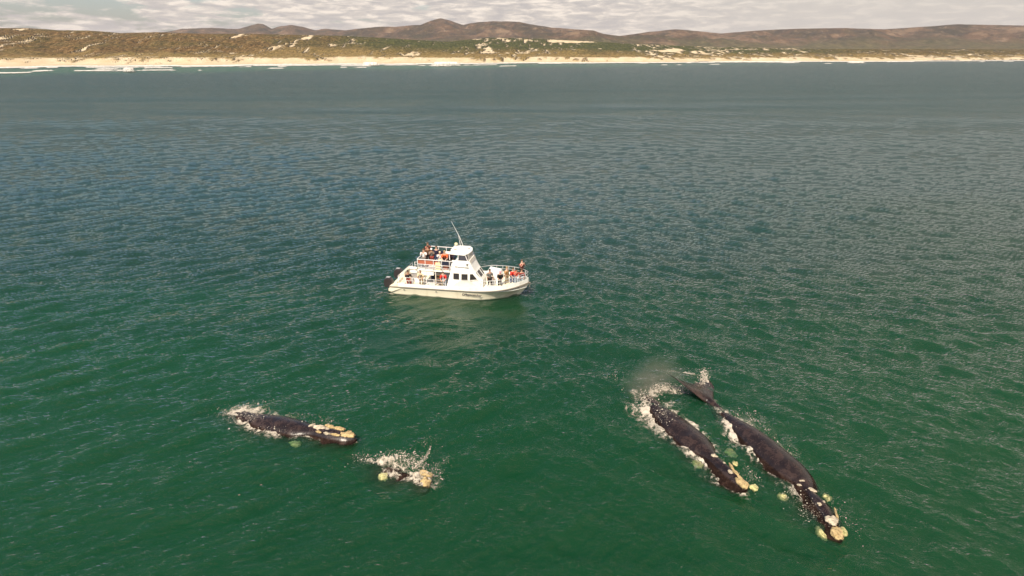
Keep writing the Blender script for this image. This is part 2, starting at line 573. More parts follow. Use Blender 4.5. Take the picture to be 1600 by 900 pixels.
def land(t, Y):
    """height and surface masks of the land at bearing t, distance Y"""
    Xw = t * Y
    px = px_of(t)
    Ys = shore_Y(t)
    d = Y - Ys
    z = np.where(d < 0, d * 0.014, 0.0)
    z = z + 2.2 * smooth01(0, 45, d)
    bw = 80 + 40 * (fbm(px * 0.012, px * 0 + 3.3, 3, 11) - 0.5) * 2 - 25 * smooth01(400, 1300, px)
    fore = 8.8 - 3.6 * smooth01(300, 1500, px) + 3.5 * (fbm(Xw * 0.012, Y * 0.01, 3, 21) - 0.5)
    z = z + fore * smooth01(bw * 0.55, bw * 1.25, d)
    # near dune country rising to its own ridge
    Yr = Ys + 620 + 160 * smooth01(300, 900, px)
    zr = CAM_H + vfrom(np.interp(px, ridge_near[:, 0], ridge_near[:, 1])) * Yr
    base = 2.2 + fore
    up_ = smooth01(bw * 1.2, (Yr - Ys), d) ** 1.0
    rise = (zr - base) * up_
    z = z + np.where(Y < Yr, rise, (zr - base) * (1 - 0.55 * smooth01(0, 900, Y - Yr)))
    hum = smooth01(bw, bw + 180, d)
    lowfar = 1 - smooth01(0, 500, Y - Yr)
    topk = 1 - 0.75 * np.exp(-((Y - Yr) / 120.0) ** 2)
    z = z + hum * lowfar * topk * (13 * (fbm(Xw * 0.006, Y * 0.008, 4, 31) - 0.5) * (0.6 + 0.8 * smooth01(800, 200, px))
                                   + 9.0 * (fbm(Xw * 0.03, Y * 0.03, 4, 41) - 0.5))
    z = z + hum * 2.0 * (fbm(Xw * 0.11, Y * 0.08, 3, 43) - 0.5)
    # far hills
    Yf = 5600 + 900 * smooth01(1000, 700, px) + 350 * np.sin(px * 0.006)
    zf = CAM_H + vfrom(np.interp(px, ridge_far[:, 0], ridge_far[:, 1])) * Yf
    k = smooth01(Yf - 2900, Yf, Y)
    gul = fbm(Xw * 0.0016 + 5, Y * 0.0011, 5, 51)
    gul2 = np.abs(fbm(Xw * 0.004 + 0.0007 * Y, Y * 0.0012, 4, 61) - 0.5) * 2
    body = (zf - 18) * (k ** 1.25)
    relief = k * (1 - smooth01(0.90, 1.0, k)) * (190 * (gul - 0.5) + 130 * (gul2 - 0.3) * smooth01(600, 1500, px) + 70 * (gul2 - 0.25))
    z = z + np.where(Y < Yf, body, (zf - 18) * (1 - 0.8 * smooth01(0, 1800, Y - Yf))) * 1.0 + relief
    # the second slope adds to what is left of the first: take that back near the ridge
    left = np.where(Y < Yr, 0, (zr - base) * (1 - 0.55 * smooth01(0, 900, Y - Yr)) + base - 18)
    z = z - left * smooth01(Yf - 2600, Yf - 200, Y)
    z = z + smooth01(Yf - 2500, Yf, Y) * 9 * (fbm(Xw * 0.02, Y * 0.004, 4, 71) - 0.5)
    # nothing before a ridge may stand above its line
    vn = np.interp(px, ridge_near[:, 0], ridge_near[:, 1])
    rough = 1.6 * (fbm(Xw * 0.02, Y * 0.002, 4, 73) - 0.5)
    z = np.where(Y < Yr + 700, np.minimum(z, CAM_H + vfrom(vn + rough) * Y), z)
    vf = np.interp(px, ridge_far[:, 0], ridge_far[:, 1])
    z = np.where(Y > Yr, np.minimum(z, CAM_H + vfrom(vf + 0.9 * rough) * Y), z)
    # masks
    n1 = fbm(Xw * 0.02, Y * 0.012, 4, 81)
    sand = 1 - smooth01(bw * 0.95, bw * 1.45, d + 60 * (n1 - 0.5) + 90 * (fbm(Xw * 0.09, Y * 0.05, 3, 85, 0.6) - 0.5))
    blow = fbm(Xw * 0.018, Y * 0.0065, 5, 91, 0.62)
    fine = fbm(Xw * 0.085, Y * 0.016, 4, 95, 0.68)
    zone = 0.15 + 0 * px
    zone = zone + 0.30 * np.exp(-((px - 60) / 90) ** 2) * smooth01(330, 520, d)
    zone = zone + 0.16 * np.exp(-((px - 560) / 170) ** 2) * np.exp(-((d - 260) / 120) ** 2)
    zone = zone + 0.62 * np.exp(-((px - 810) / 75) ** 2) * smooth01(380, 620, d) * (1 - smooth01(900, 1100, d))
    zone = zone + 0.34 * np.exp(-((px - 1120) / 130) ** 2) * smooth01(150, 330, d)
    zone = zone + 0.30 * smooth01(900, 1500, px) * np.exp(-((d - 190) / 110) ** 2)
    patches = smooth01(0.640, 0.70, 0.36 * blow + 0.64 * fine + 0.22 * zone)
    big = smooth01(0.0, 0.25, 1 - ((px - 890) / 42) ** 2 - ((d - 640 - 0.6 * (px - 890)) / 90) ** 2 + 1.3 * (fine - 0.5))
    big = np.maximum(big, smooth01(0.0, 0.25, 1 - ((px - 722) / 22) ** 2 - ((d - 740) / 60) ** 2 + 1.3 * (fine - 0.5)))
    big = np.maximum(big, smooth01(0.0, 0.25, 1 - ((px - 1040) / 32) ** 2 - ((d - 420) / 40) ** 2 + 1.5 * (fine - 0.5)))
    patches = np.maximum(patches, big) * (1 - smooth01(1100, 1500, d))
    sand = np.clip(np.maximum(sand, patches), 0, 1) * (d > -400)
    grassy = 0.8 * (1 - smooth01(bw + 30, bw + 160 + 200 * smooth01(250, 500, px), d + 160 * (n1 - 0.5)))
    green = smooth01(380, 640, px + 130 * (n1 - 0.5)) * smooth01(150, 420, d) * (1 - smooth01(1000, 2200, d)) \
        * (1 - 0.65 * smooth01(1150, 1400, px))
    hill = smooth01(900, 2300, d)
    wet = (1 - smooth01(8, 34, d)) * (d > -5)
    return z, sand, grassy, green, hill, wet


rowsL = [620.0]
while rowsL[-1] < 8600:
    y = rowsL[-1]
    rowsL.append(y + (6.0 if 800 < y < 2400 else 16.0 if y <= 800 else 26.0))
rowsL = np.array(rowsL)
ncl = 1150
tt = np.linspace(-1.18, 1.18, ncl)
T = np.repeat(tt[None, :], len(rowsL), 0)
YL = np.repeat(rowsL[:, None], ncl, 1)
zL, sandA, grassA, greenA, hillA, wetA = land(T, YL)
zL = np.maximum(zL, -9)


def land_material():
    m, t, b = new_mat("coastal_land")
    geo = N(t, 'ShaderNodeNewGeometry')

    def A(n):
        return N(t, 'ShaderNodeAttribute', attribute_name=n).outputs['Fac']

    def noise(scale, det=5.0, stretch=(1, 1, 1), rough=0.6):
        mpn = N(t, 'ShaderNodeMapping')
        mpn.inputs['Scale'].default_value = stretch
        t.links.new(geo.outputs['Position'], mpn.inputs[0])
        n = N(t, 'ShaderNodeTexNoise', ins={'Scale': scale, 'Detail': det, 'Roughness': rough})
        t.links.new(mpn.outputs[0], n.inputs['Vector'])
        return n.outputs[0]
    fine = noise(0.16, 4.0, (1, 0.45, 1), 0.7)
    mid = noise(0.018, 6.0, (1, 0.7, 1), 0.65)
    scrub = ramp(t, fine, [(0.34, (0.042, 0.032, 0.012)), (0.5, (0.150, 0.096, 0.040)), (0.66, (0.34, 0.23, 0.11))])
    scrub = mixc(t, ramp(t, mid, [(0.42, 0.0), (0.6, 0.55)]), scrub, ramp(t, fine, [(0.36, (0.05, 0.055, 0.018)), (0.66, (0.17, 0.15, 0.065))]))
    green = ramp(t, fine, [(0.32, (0.030, 0.040, 0.015)), (0.52, (0.075, 0.088, 0.032)), (0.72, (0.15, 0.15, 0.065))])
    grass = ramp(t, fine, [(0.32, (0.20, 0.155, 0.06)), (0.6, (0.37, 0.28, 0.12)), (0.75, (0.5, 0.4, 0.22))])
    hn = noise(0.0035, 8.0, (1, 0.6, 1.6), 0.66)
    hf = noise(0.03, 5.0, (1, 0.4, 1), 0.7)
    hill = ramp(t, hn, [(0.38, (0.040, 0.034, 0.018)), (0.46, (0.085, 0.062, 0.032)), (0.54, (0.13, 0.080, 0.048)), (0.64, (0.24, 0.17, 0.115))])
    hill = mixc(t, ramp(t, hf, [(0.54, 0.0), (0.70, 0.65)]), hill, (0.34, 0.26, 0.20))
    hill = mixc(t, ramp(t, noise(0.011, 6.0, (1, 0.5, 1.5), 0.72), [(0.40, 0.75), (0.52, 0.0)]), hill, (0.035, 0.030, 0.020))
    sandc = ramp(t, noise(0.05, 4.0, (1, 0.5, 1)), [(0.3, (0.53, 0.44, 0.31)), (0.7, (0.67, 0.60, 0.49))])
    c = mixc(t, A('green'), scrub, green)
    c = mixc(t, A('grassy'), c, grass)
    psep = N(t, 'ShaderNodeSeparateXYZ')
    t.links.new(geo.outputs['Position'], psep.inputs[0])
    lowl = ramp(t, math_node(t, 'ADD', math_node(t, 'DIVIDE', psep.outputs[2], 300.0), math_node(t, 'MULTIPLY', math_node(t, 'SUBTRACT', hn, 0.5), 0.8)), [(0.10, 1.0), (0.34, 0.0)])
    olive = ramp(t, hf, [(0.35, (0.055, 0.058, 0.024)), (0.65, (0.15, 0.13, 0.065))])
    hill = mixc(t, lowl, hill, olive)
    c = mixc(t, A('hill'), c, hill)
    c = mixc(t, A('sand'), c, sandc)
    c = mixc(t, math_node(t, 'MULTIPLY', A('wet'), 0.85), c, (0.30, 0.235, 0.16))
    c = mixc(t, 1.0, c, (0.93, 0.86, 0.74), 'MULTIPLY')
    t.links.new(c, b.inputs['Base Color'])
    b.inputs['Roughness'].default_value = 0.9
    b.inputs['Specular IOR Level'].default_value = 0.15
    bp = N(t, 'ShaderNodeBump', ins={'Strength': 1.0, 'Distance': 9.0})
    inv = math_node(t, 'SUBTRACT', 1.0, math_node(t, 'MULTIPLY', A('sand'), 0.85))
    t.links.new(math_node(t, 'MULTIPLY', math_node(t, 'ADD', fine, math_node(t, 'MULTIPLY', mid, 2.0)), inv), bp.inputs['Height'])
    t.links.new(bp.outputs[0], b.inputs['Normal'])
    return m


MLAND = land_material()
cut = int(np.searchsorted(rowsL, 2300))
nm = ["beach_and_dunes", "hills"]
for part, (a, b_) in zip(nm, ((0, cut + 1), (cut, len(rowsL)))):
    sl = slice(a, b_)
    V = np.stack([T[sl] * YL[sl], YL[sl], zL[sl]], -1).reshape(-1, 3)
    o = np_mesh(part, V, grid_faces(b_ - a, ncl), MLAND, None, True,
                dict(sand=sandA[sl], grassy=grassA[sl], green=greenA[sl], hill=hillA[sl], wet=wetA[sl]))
    tag(o, kind='structure')

msb = simple("seabed_sand", (0.16, 0.15, 0.10), 0.9, 0.1, scale=0.1)
o = np_mesh("seabed", [(-1700, 0, -9.2), (1700, 0, -9.2), (3000, 2000, -9.2), (-3000, 2000, -9.2)], [(0, 1, 2, 3)], msb)
tag(o, kind='structure')


# ------------------------------------------------------------------ foam
def foam_material(name, col=(0.80, 0.74, 0.66), a=0.92, sc=9.0):
    m, t, b = new_mat(name)
    geo = N(t, 'ShaderNodeNewGeometry')
    n = N(t, 'ShaderNodeTexNoise', ins={'Scale': sc, 'Detail': 7.0, 'Roughness': 0.78, 'Distortion': 0.6})
    t.links.new(geo.outputs['Position'], n.inputs['Vector'])
    c = ramp(t, n.outputs[0], [(0.35, tuple(v * 0.72 for v in col)), (0.62, col)])
    t.links.new(c, b.inputs['Base Color'])
    b.inputs['Roughness'].default_value = 0.6
    b.inputs['Specular IOR Level'].default_value = 0.3
    dens = N(t, 'ShaderNodeAttribute', attribute_name='dens')
    v = math_node(t, 'ADD', math_node(t, 'MULTIPLY', n.outputs[0], 1.1), math_node(t, 'SUBTRACT', dens.outputs['Fac'], 0.86))
    al = ramp(t, v, [(0.02, 0.0), (0.75, a)])
    t.links.new(al, b.inputs['Alpha'])
    bp = N(t, 'ShaderNodeBump', ins={'Strength': 0.6, 'Distance': 0.05})
    t.links.new(n.outputs[0], bp.inputs['Height'])
    t.links.new(bp.outputs[0], b.inputs['Normal'])
    return m


MFOAM = foam_material("foam", (0.64, 0.57, 0.47), 0.90, 3.6)
MSURF = foam_material("surf_foam", (0.84, 0.80, 0.72), 1.0, 0.12)
mdrop = simple("spray_drops", (0.66, 0.59, 0.49), 0.25, 0.6, var=0.1)


def foam_sheet(name, x0, x1, y0, y1, step, dens_fn, parent=None, lift=0.012, puff=0.06, thr=0.06, lace=2.2):
    """lacy foam lying on the waves: cells kept only where the foam density beats the noise"""
    xs = np.arange(x0, x1, step)
    ys = np.arange(y0, y1, step)
    Xf, Yf = np.meshgrid(xs, ys)
    wx = Xf + 0.35 * (fbm(Xf * 1.7, Yf * 1.7, 3, 101) - 0.5)
    wy = Yf + 0.35 * (fbm(Xf * 1.7, Yf * 1.7, 3, 107) - 0.5)
    cell = 1 - np.abs(fbm(wx * lace, wy * lace, 4, 111, 0.6) - 0.5) * 5.0       # ridged: strings of foam
    blob = fbm(wx * 1.1, wy * 1.1, 4, 121, 0.6)
    D = dens_fn(Xf, Yf)
    c2 = 1 - np.abs(fbm(wx * lace * 2.3 + 9, wy * lace * 2.3, 3, 117, 0.6) - 0.5) * 5.0
    cell = np.clip(0.62 * np.clip(cell, 0, 1) + 0.5 * np.clip(c2, 0, 1), 0, 1)
    v = D * (0.20 + 0.78 * cell) + D * (blob - 0.5) * 1.5
    keep = v > thr
    z = sea(Xf, Yf) + lift + puff * np.clip(v - thr, 0, 1) * fbm(Xf * 6, Yf * 6, 3, 131)
    nr, nc = Xf.shape
    F = grid_faces(nr, nc)
    kf = keep.ravel()[F].sum(1) >= 2
    F = F[kf]
    if not len(F):
        return None
    used, inv = np.unique(F, return_inverse=True)
    V = np.stack([Xf.ravel(), Yf.ravel(), z.ravel()], 1)[used]
    dn = np.clip((v.ravel()[used] - thr) * 1.3 + 0.06, 0, 1.2)
    return np_mesh(name, V, inv.reshape(F.shape), MFOAM, parent, True, dict(dens=dn))


def drops_mesh(name, pts, sizes, mat=mdrop, parent=None):
    """spray: many little octahedra in one mesh"""
    P = np.asarray(pts)
    r = np.asarray(sizes)[:, None]
    offs = np.array([(1, 0, 0), (-1, 0, 0), (0, 1, 0), (0, -1, 0), (0, 0, 1), (0, 0, -1)], dtype=float)
    V = (P[:, None, :] + offs[None] * r[:, None, :] * rng.uniform(0.6, 1.3, (len(P), 6, 1))).reshape(-1, 3)
    f = np.array([(0, 2, 4), (2, 1, 4), (1, 3, 4), (3, 0, 4), (2, 0, 5), (1, 2, 5), (3, 1, 5), (0, 3, 5)])
    F = (f[None] + 6 * np.arange(len(P))[:, None, None]).reshape(-1, 3)
    return np_mesh(name, V, F, mat, parent, True)


# ---- surf along the beach
def surf():
    tS = np.linspace(-1.15, 1.15, 1500)
    Vs, Fs, Ds = [], [], []

    def strip(tvals, dvals, hfun, dens):
        n0 = sum(len(v) for v in Vs)
        nr, nc = len(dvals), len(tvals)
        TT, DD = np.meshgrid(tvals, dvals)
        YY = shore_Y(TT) + DD
        XX = TT * YY
        ZZ = hfun(TT, DD)
        dn = dens(TT, DD)
        F = grid_faces(nr, nc)
        kf = (dn.ravel() > 0.12)[F].sum(1) >= 2
        Vs.append(np.stack([XX, YY, ZZ], -1).reshape(-1, 3))
        Ds.append(dn.ravel())
        Fs.append(F[kf] + n0)
    # swash at the water's edge
    px_ = px_of

    def dsw(t, d):
        n = fbm(t * 260, d * 0.05, 4, 201, 0.6)
        c = -22 + 16 * (fbm(t * 14, t * 0, 3, 203) - 0.5)
        w = 26 + 14 * (fbm(t * 22, t * 0 + 4, 3, 207) - 0.5)
        return np.clip((1 - ((d - c) / w) ** 2) * 1.5 + (n - 0.5) * 1.5 + 0.05, 0, 1)
    strip(tS, np.arange(-70, 14, 5.0), lambda t, d: 0.35 + 1.0 * dsw(t, d) + 0.035 * np.clip(d + 5, 0, 30), dsw)
    # outer lines of broken water, thin and gappy
    for dc, sd_, amp_, thr_ in ((-75, 211, 0.7, 0.57), (-135, 223, 0.8, 0.65), (-215, 229, 0.7, 0.68)):
        def dl(t, d, dc=dc, sd_=sd_, thr_=thr_):
            g = fbm(t * 16 + dc, t * 0 + sd_, 4, sd_, 0.6)
            g = g + 0.09 * (t < -0.45) + 0.03 * (t < 0.1)
            n = fbm(t * 200, d * 0.08, 3, sd_ + 3)
            cc = dc + 22 * (fbm(t * 9, t * 0 + 1, 2, sd_ + 1) - 0.5)
            return np.clip(smooth01(thr_, thr_ + 0.06, g) * (1 - ((d - cc) / 13.0) ** 2) * 1.3 + (n - 0.5) * 0.7 * smooth01(thr_, thr_ + 0.06, g), 0, 1)
        strip(tS, np.arange(dc - 26, dc + 27, 4.0), lambda t, d, f=dl, a=amp_: 0.35 + a * f(t, d), dl)
    # single breakers: (picture column, distance out, half width in columns, height)
    for pc, dc, hw, hh in ((198, -250, 12, 4.0), (695, -175, 30, 6.0), (578, -105, 17, 5.0), (1338, -165, 17, 2.6), (165, -160, 28, 1.0), (60, -190, 22, 0.7), (1170, -60, 60, 1.2), (900, -40, 70, 1.0), (345, -60, 60, 1.3)):
        t0, tw = (pc - 800) * 0.93 / 900, hw * 0.93 / 900
        tv = np.linspace(t0 - tw, t0 + tw, 70)

        def db(t, d, t0=t0, tw=tw, dc=dc):
            e = 1 - np.abs((t - t0) / tw) ** 1.4 - 0.25 * fbm(t * 160, t * 0 + 2.0, 3, 303)
            n = fbm(t * 420, d * 0.1, 3, 301)
            return np.clip(e * (1 - ((d - dc) / 18.0) ** 2) * 2.2 + (n - 0.5) * 0.8 * (e > 0), 0, 1)
        strip(tv, np.arange(dc - 18, dc + 19, 3.0), lambda t, d, f=db, h=hh: 0.3 + h * f(t, d), db)
    o = np_mesh("surf", np.concatenate(Vs), np.concatenate(Fs), MSURF, None, True, dict(dens=np.concatenate(Ds) * 0.7 + 0.4))
    tag(o, "white lines of surf breaking along the sandy beach", "surf", kind='stuff')


surf()

# ------------------------------------------------------------------ whales
W_U = [0, .012, .035, .08, .15, .22, .30, .38, .50, .62, .72, .80, .865, .893, .912, .932, .952, .974, .990, 1.0]
W_W = [.10, .38, .62, .92, 1.25, 1.46, 1.56, 1.62, 1.48, 1.14, .82, .56, .36, .38, 1.05, 1.9, 2.55, 2.70, 2.1, .50]
W_H = [.12, .36, .55, .80, 1.10, 1.30, 1.42, 1.45, 1.30, 1.00, .72, .50, .34, .24, .17, .13, .09, .06, .04, .02]


def whale_material():
    m, t, b = new_mat("whale_skin")
    tcn = N(t, 'ShaderNodeTexCoord')
    n1 = N(t, 'ShaderNodeTexNoise', ins={'Scale': 1.6, 'Detail': 8.0, 'Roughness': 0.68, 'Distortion': 0.3})
    t.links.new(tcn.outputs['Object'], n1.inputs['Vector'])
    n2 = N(t, 'ShaderNodeTexNoise', ins={'Scale': 16.0, 'Detail': 4.0})
    t.links.new(tcn.outputs['Object'], n2.inputs['Vector'])
    c = ramp(t, n1.outputs[0], [(0.30, (0.006, 0.004, 0.004)), (0.48, (0.017, 0.010, 0.008)), (0.64, (0.045, 0.026, 0.020))])
    c = mixc(t, ramp(t, n2.outputs[0], [(0.58, 0.0), (0.72, 0.45)]), c, (0.11, 0.072, 0.06))
    t.links.new(c, b.inputs['Base Color'])
    t.links.new(ramp(t, n1.outputs[0], [(0.35, 0.14), (0.65, 0.36)]), b.inputs['Roughness'])
    # wet skin shines in air; under water the index matches and the shine is gone
    gz = N(t, 'ShaderNodeNewGeometry')
    gs = N(t, 'ShaderNodeSeparateXYZ')
    t.links.new(gz.outputs['Position'], gs.inputs[0])
    t.links.new(ramp(t, gs.outputs[2], [(0.0, 0.02), (0.10, 0.62)]), b.inputs['Specular IOR Level'])
    bp = N(t, 'ShaderNodeBump', ins={'Strength': 0.35, 'Distance': 0.05})
    t.links.new(math_node(t, 'ADD', n1.outputs[0], math_node(t, 'MULTIPLY', n2.outputs[0], 0.3)), bp.inputs['Height'])
    t.links.new(bp.outputs[0], b.inputs['Normal'])
    return m


MWHALE = whale_material()
def crust(name, col):
    m, t, b = new_mat(name)
    tcn = N(t, 'ShaderNodeTexCoord')
    n1 = N(t, 'ShaderNodeTexNoise', ins={'Scale': 4.5, 'Detail': 8.0, 'Roughness': 0.72})
    t.links.new(tcn.outputs['Object'], n1.inputs['Vector'])
    c = ramp(t, n1.outputs[0], [(0.30, tuple(v * 0.18 for v in col)), (0.43, tuple(v * 0.62 for v in col)), (0.52, col), (0.72, tuple(min(1, v * 1.2) for v in col))])
    t.links.new(c, b.inputs['Base Color'])
    b.inputs['Roughness'].default_value = 0.8
    b.inputs['Specular IOR Level'].default_value = 0.2
    bp = N(t, 'ShaderNodeBump', ins={'Strength': 1.0, 'Distance': 0.12})
    t.links.new(n1.outputs[0], bp.inputs['Height'])
    t.links.new(bp.outputs[0], b.inputs['Normal'])
    return m


MCALL = crust("callosity_crust", (0.58, 0.43, 0.22))
MCALLW = crust("callosity_pale", (0.62, 0.53, 0.40))
MCALLS = crust("callosity_yellow", (0.62, 0.58, 0.28))
MEYE = simple("whale_eye", (0.01, 0.01, 0.01), 0.1, 0.8)


def catmull(P, n):
    P = np.asarray(P, float)
    P = np.vstack([2 * P[0] - P[1], P, 2 * P[-1] - P[-2]])
    out = []
    m = len(P) - 3
    for q in np.linspace(0, m - 1e-6, n):
        i = int(q)
        f = q - i
        a, b, c, d = P[i:i + 4]
        out.append(0.5 * ((2 * b) + (-a + c) * f + (2 * a - 5 * b + 4 * c - d) * f * f + (-a + 3 * b - 3 * c + d) * f ** 3))
    return np.array(out)


class Whale:
    """spine: control points (x, y, z of the top of the back) from snout to fluke notch"""
    def __init__(self, spine, scale=1.0, fluke_roll=0.0, nar=0.5, label='', group=None, name='right_whale', wmul=1.0):
        dense = catmull(spine, 600)
        seg = np.linalg.norm(np.diff(dense[:, :2], axis=0), axis=1)
        cum = np.concatenate([[0], np.cumsum(seg)])
        self.L = cum[-1]
        nu = 150
        # more rings in the fluke
        u = np.concatenate([np.linspace(0, .88, nu), np.linspace(.883, 1, 44)])
        P = np.stack([np.interp(u * self.L, cum, dense[:, k]) for k in range(3)], 1)
        T_ = np.gradient(P, axis=0)
        T_ /= np.linalg.norm(T_, axis=1)[:, None]
        side = np.stack([T_[:, 1], -T_[:, 0], 0 * u], 1)
        side /= np.linalg.norm(side, axis=1)[:, None]       # whale's left seen from above when swimming snout first
        w = np.interp(u, W_U, W_W) * scale
        bodyf = u < 0.88
        w = np.where(bodyf, w * wmul, w)
        h = np.interp(u, W_U, W_H) * scale
        P[:, 2] -= 0.05
        cz = P[:, 2] - h
        self.u, self.P, self.side, self.w, self.h, self.cz, self.cum = u, P, side, w, h, cz, u * self.L
        nth = 40
        th = np.linspace(0, 2 * PI, nth, endpoint=False)
        rollf = smooth01(0.84, 0.95, u) * fluke_roll
        V = []
        for i in range(len(u)):
            sx = np.sign(np.sin(th)) * np.abs(np.sin(th)) ** 0.92
            cz_ = np.cos(th)
            hd = 1 - smooth01(0.20, 0.33, u[i])
            narrow = 1 - (1 - nar) * hd * smooth01(0.05, 0.75, cz_)
            # the flat blade of the flukes: sharp edges
            fl = smooth01(0.885, 0.92, u[i])
            lx = sx * w[i] * narrow
            lz = cz_ * h[i]
            if fl > 0:
                ax = np.abs(lx) / 2.3
                lz = lz * (1 - fl * 0.75 * ax)
            back = fl * (0.34 * np.abs(lx) ** 1.25) + fl * 0.10 * np.sin(np.abs(lx) * 3)
            r = rollf[i]
            lx2 = lx * math.cos(r) - lz * math.sin(r)
            lz2 = lx * math.sin(r) + lz * math.cos(r)
            lz2 = lz2 + fl * 0.10 * np.abs(lx) ** 1.6
            c = np.array([P[i, 0], P[i, 1], cz[i]])
            V.append(c + side[i] * lx2[:, None] + np.array([0, 0, 1.0]) * lz2[:, None] + T_[i] * back[:, None])
        V = np.array(V).reshape(-1, 3)
        V[:, 2] += 0.035 * (fbm(V[:, 0] * 1.3, V[:, 1] * 1.3, 3, 401) - 0.5) * 2
        F = []
        for i in range(len(u) - 1):
            a = i * nth + np.arange(nth)
            b = i * nth + (np.arange(nth) + 1) % nth
            F.append(np.stack([a, b, b + nth, a + nth], 1))
        V = np.vstack([V, V[:nth].mean(0), V[-nth:].mean(0)])
        F = np.concatenate(F)
        # caps as degenerate-free fans of quads
        n0, n1 = len(V) - 2, len(V) - 1
        caps = []
        for k in range(0, nth, 2):
            caps.append((n0, (k + 2) % nth, (k + 1) % nth, k))
            o_ = (len(u) - 1) * nth
            caps.append((n1, o_ + k, o_ + (k + 1) % nth, o_ + (k + 2) % nth))
        F = np.vstack([F, np.array(caps)])
        i0 = int(np.searchsorted(u, 0.3))
        org = P[i0].copy()
        self.org = org
        self.root = empty(name, tuple(org))
        tag(self.root, label, 'whale', group)
        body = np_mesh("body", V - org, F, MWHALE, self.root)
        self.body = body
        self.T_ = T_

    def pt(self, u, lat, z=None, out=0.0):
        """point on the back at fraction u, lateral offset lat (m)"""
        i = int(np.argmin(np.abs(self.u - u)))
        w, h = self.w[i], self.h[i]
        q = min(abs(lat) / w, 0.97)
        zz = self.cz[i] + h * math.sqrt(1 - q * q) + out if z is None else z
        p = self.P[i] + self.side[i] * lat
        return np.array([p[0], p[1], zz]), math.atan2(self.T_[i][1], self.T_[i][0])

    def lump(self, u, lat, ln, wd, ht=0.10, mat=None, z=None, name='callosity', xy=None, rot=0.0, label=None):
        p, ang = self.pt(u, lat, z)
        if xy is not None:
            p[0], p[1] = xy
        bm = bmesh.new()
        bmesh.ops.create_icosphere(bm, subdivisions=4, radius=1.0)
        sd = random.uniform(0, 90)
        for v in bm.verts:
            n = float(fbm(np.array([v.co.x * 1.6 + sd]), np.array([v.co.y * 1.6 + v.co.z]), 4, 3, 0.62)[0]) - 0.5
            f = float(fbm(np.array([v.co.x * 7 + sd]), np.array([v.co.y * 7 + v.co.z * 3]), 2, 5)[0]) - 0.5
            v.co *= 0.86 * (1 + 1.5 * n + 0.5 * f)
            v.co.x *= ln / 2
            v.co.y *= wd / 2
            v.co.z *= ht
        me = bpy.data.meshes.new(name)
        for f in bm.faces:
            f.smooth = True
        bm.to_mesh(me)
        bm.free()
        me.materials.append(mat or MCALL)
        o = bpy.data.objects.new(name, me)
        C.objects.link(o)
        o.parent = self.root
        o.location = tuple(p - self.org)
        o.rotation_euler = (0, 0, ang + rot)
        if label:
            o['label'] = label
        return o

    def flipper(self, u, sgn, ln=2.3, z=-1.1, sweep=0.5):
        p, ang = self.pt(u, sgn * self.w[int(np.argmin(np.abs(self.u - u)))] * 0.85, z)
        i = int(np.argmin(np.abs(self.u - u)))
        sd_, T_ = self.side[i] * sgn, self.T_[i]
        n = 12
        V = []
        for k in range(n):
            f = k / (n - 1)
            c = p + sd_ * ln * f * 0.85 + T_ * ln * f * sweep + np.array([0, 0, -0.35 * f])
            wd = (0.42 + 0.55 * math.sin(PI * min(1, f * 1.05) ** 0.8)) * (1 - 0.7 * f ** 4)
            tk = 0.22 * (1 - f) + 0.04
            for a in range(10):
                q = 2 * PI * a / 10
                V.append(c + T_ * wd * math.cos(q) + np.array([0, 0, 1.0]) * tk * math.sin(q) - self.org)
        F = []
        for k in range(n - 1):
            for a in range(10):
                b = (a + 1) % 10
                F.append((k * 10 + a, k * 10 + b, k * 10 + 10 + b, k * 10 + 10 + a))
        return np_mesh("flipper", V, F, MWHALE, self.root)

    def waterline(self):
        q = np.clip((0 - self.cz) / self.h, -1, 1)
        hw = self.w * np.sqrt(1 - q * q)
        hd = 1 - smooth01(0.20, 0.33, self.u)
        hw = hw * (1 - 0.5 * hd)
        return np.where(self.P[:, 2] < 0.02, 0.0, np.where(self.u > 0.9, 0.2, hw))

    def foam(self, name, label, prof, pad=3.2, step=0.045, **kw):
        """prof: list of (u, right amount, left amount, spread) along the body"""
        pr = np.array(prof)
        hwl = self.waterline()
        P, U, Sd = self.P, self.u, self.side
        lo, hi = P[:, :2].min(0) - pad, P[:, :2].max(0) + pad

        def dens(x, y):
            best = np.full(x.shape, 1e9)
            lat = np.zeros(x.shape)
            uu = np.zeros(x.shape)
            hw = np.zeros(x.shape)
            for i in range(0, len(U), 3):
                dx, dy = x - P[i, 0], y - P[i, 1]
                d2 = dx * dx + dy * dy
                m = d2 < best
                best = np.where(m, d2, best)
                lat = np.where(m, dx * Sd[i, 0] + dy * Sd[i, 1], lat)
                uu = np.where(m, U[i], uu)
                hw = np.where(m, hwl[i], hw)
            dd = np.sqrt(best) - hw
            aR = np.interp(uu, pr[:, 0], pr[:, 1])
            aL = np.interp(uu, pr[:, 0], pr[:, 2])
            spd = np.interp(uu, pr[:, 0], pr[:, 3]) * 1.5
            a = np.where(lat > 0, aL, aR)
            return a * np.exp(-np.clip(dd, 0, 99) / spd) * smooth01(-0.34, -0.05, dd) * 1.5
        o = foam_sheet(name, lo[0], hi[0], lo[1], hi[1], step, dens, None, **kw)
        tag(o, label, 'foam', kind='stuff')
        return o


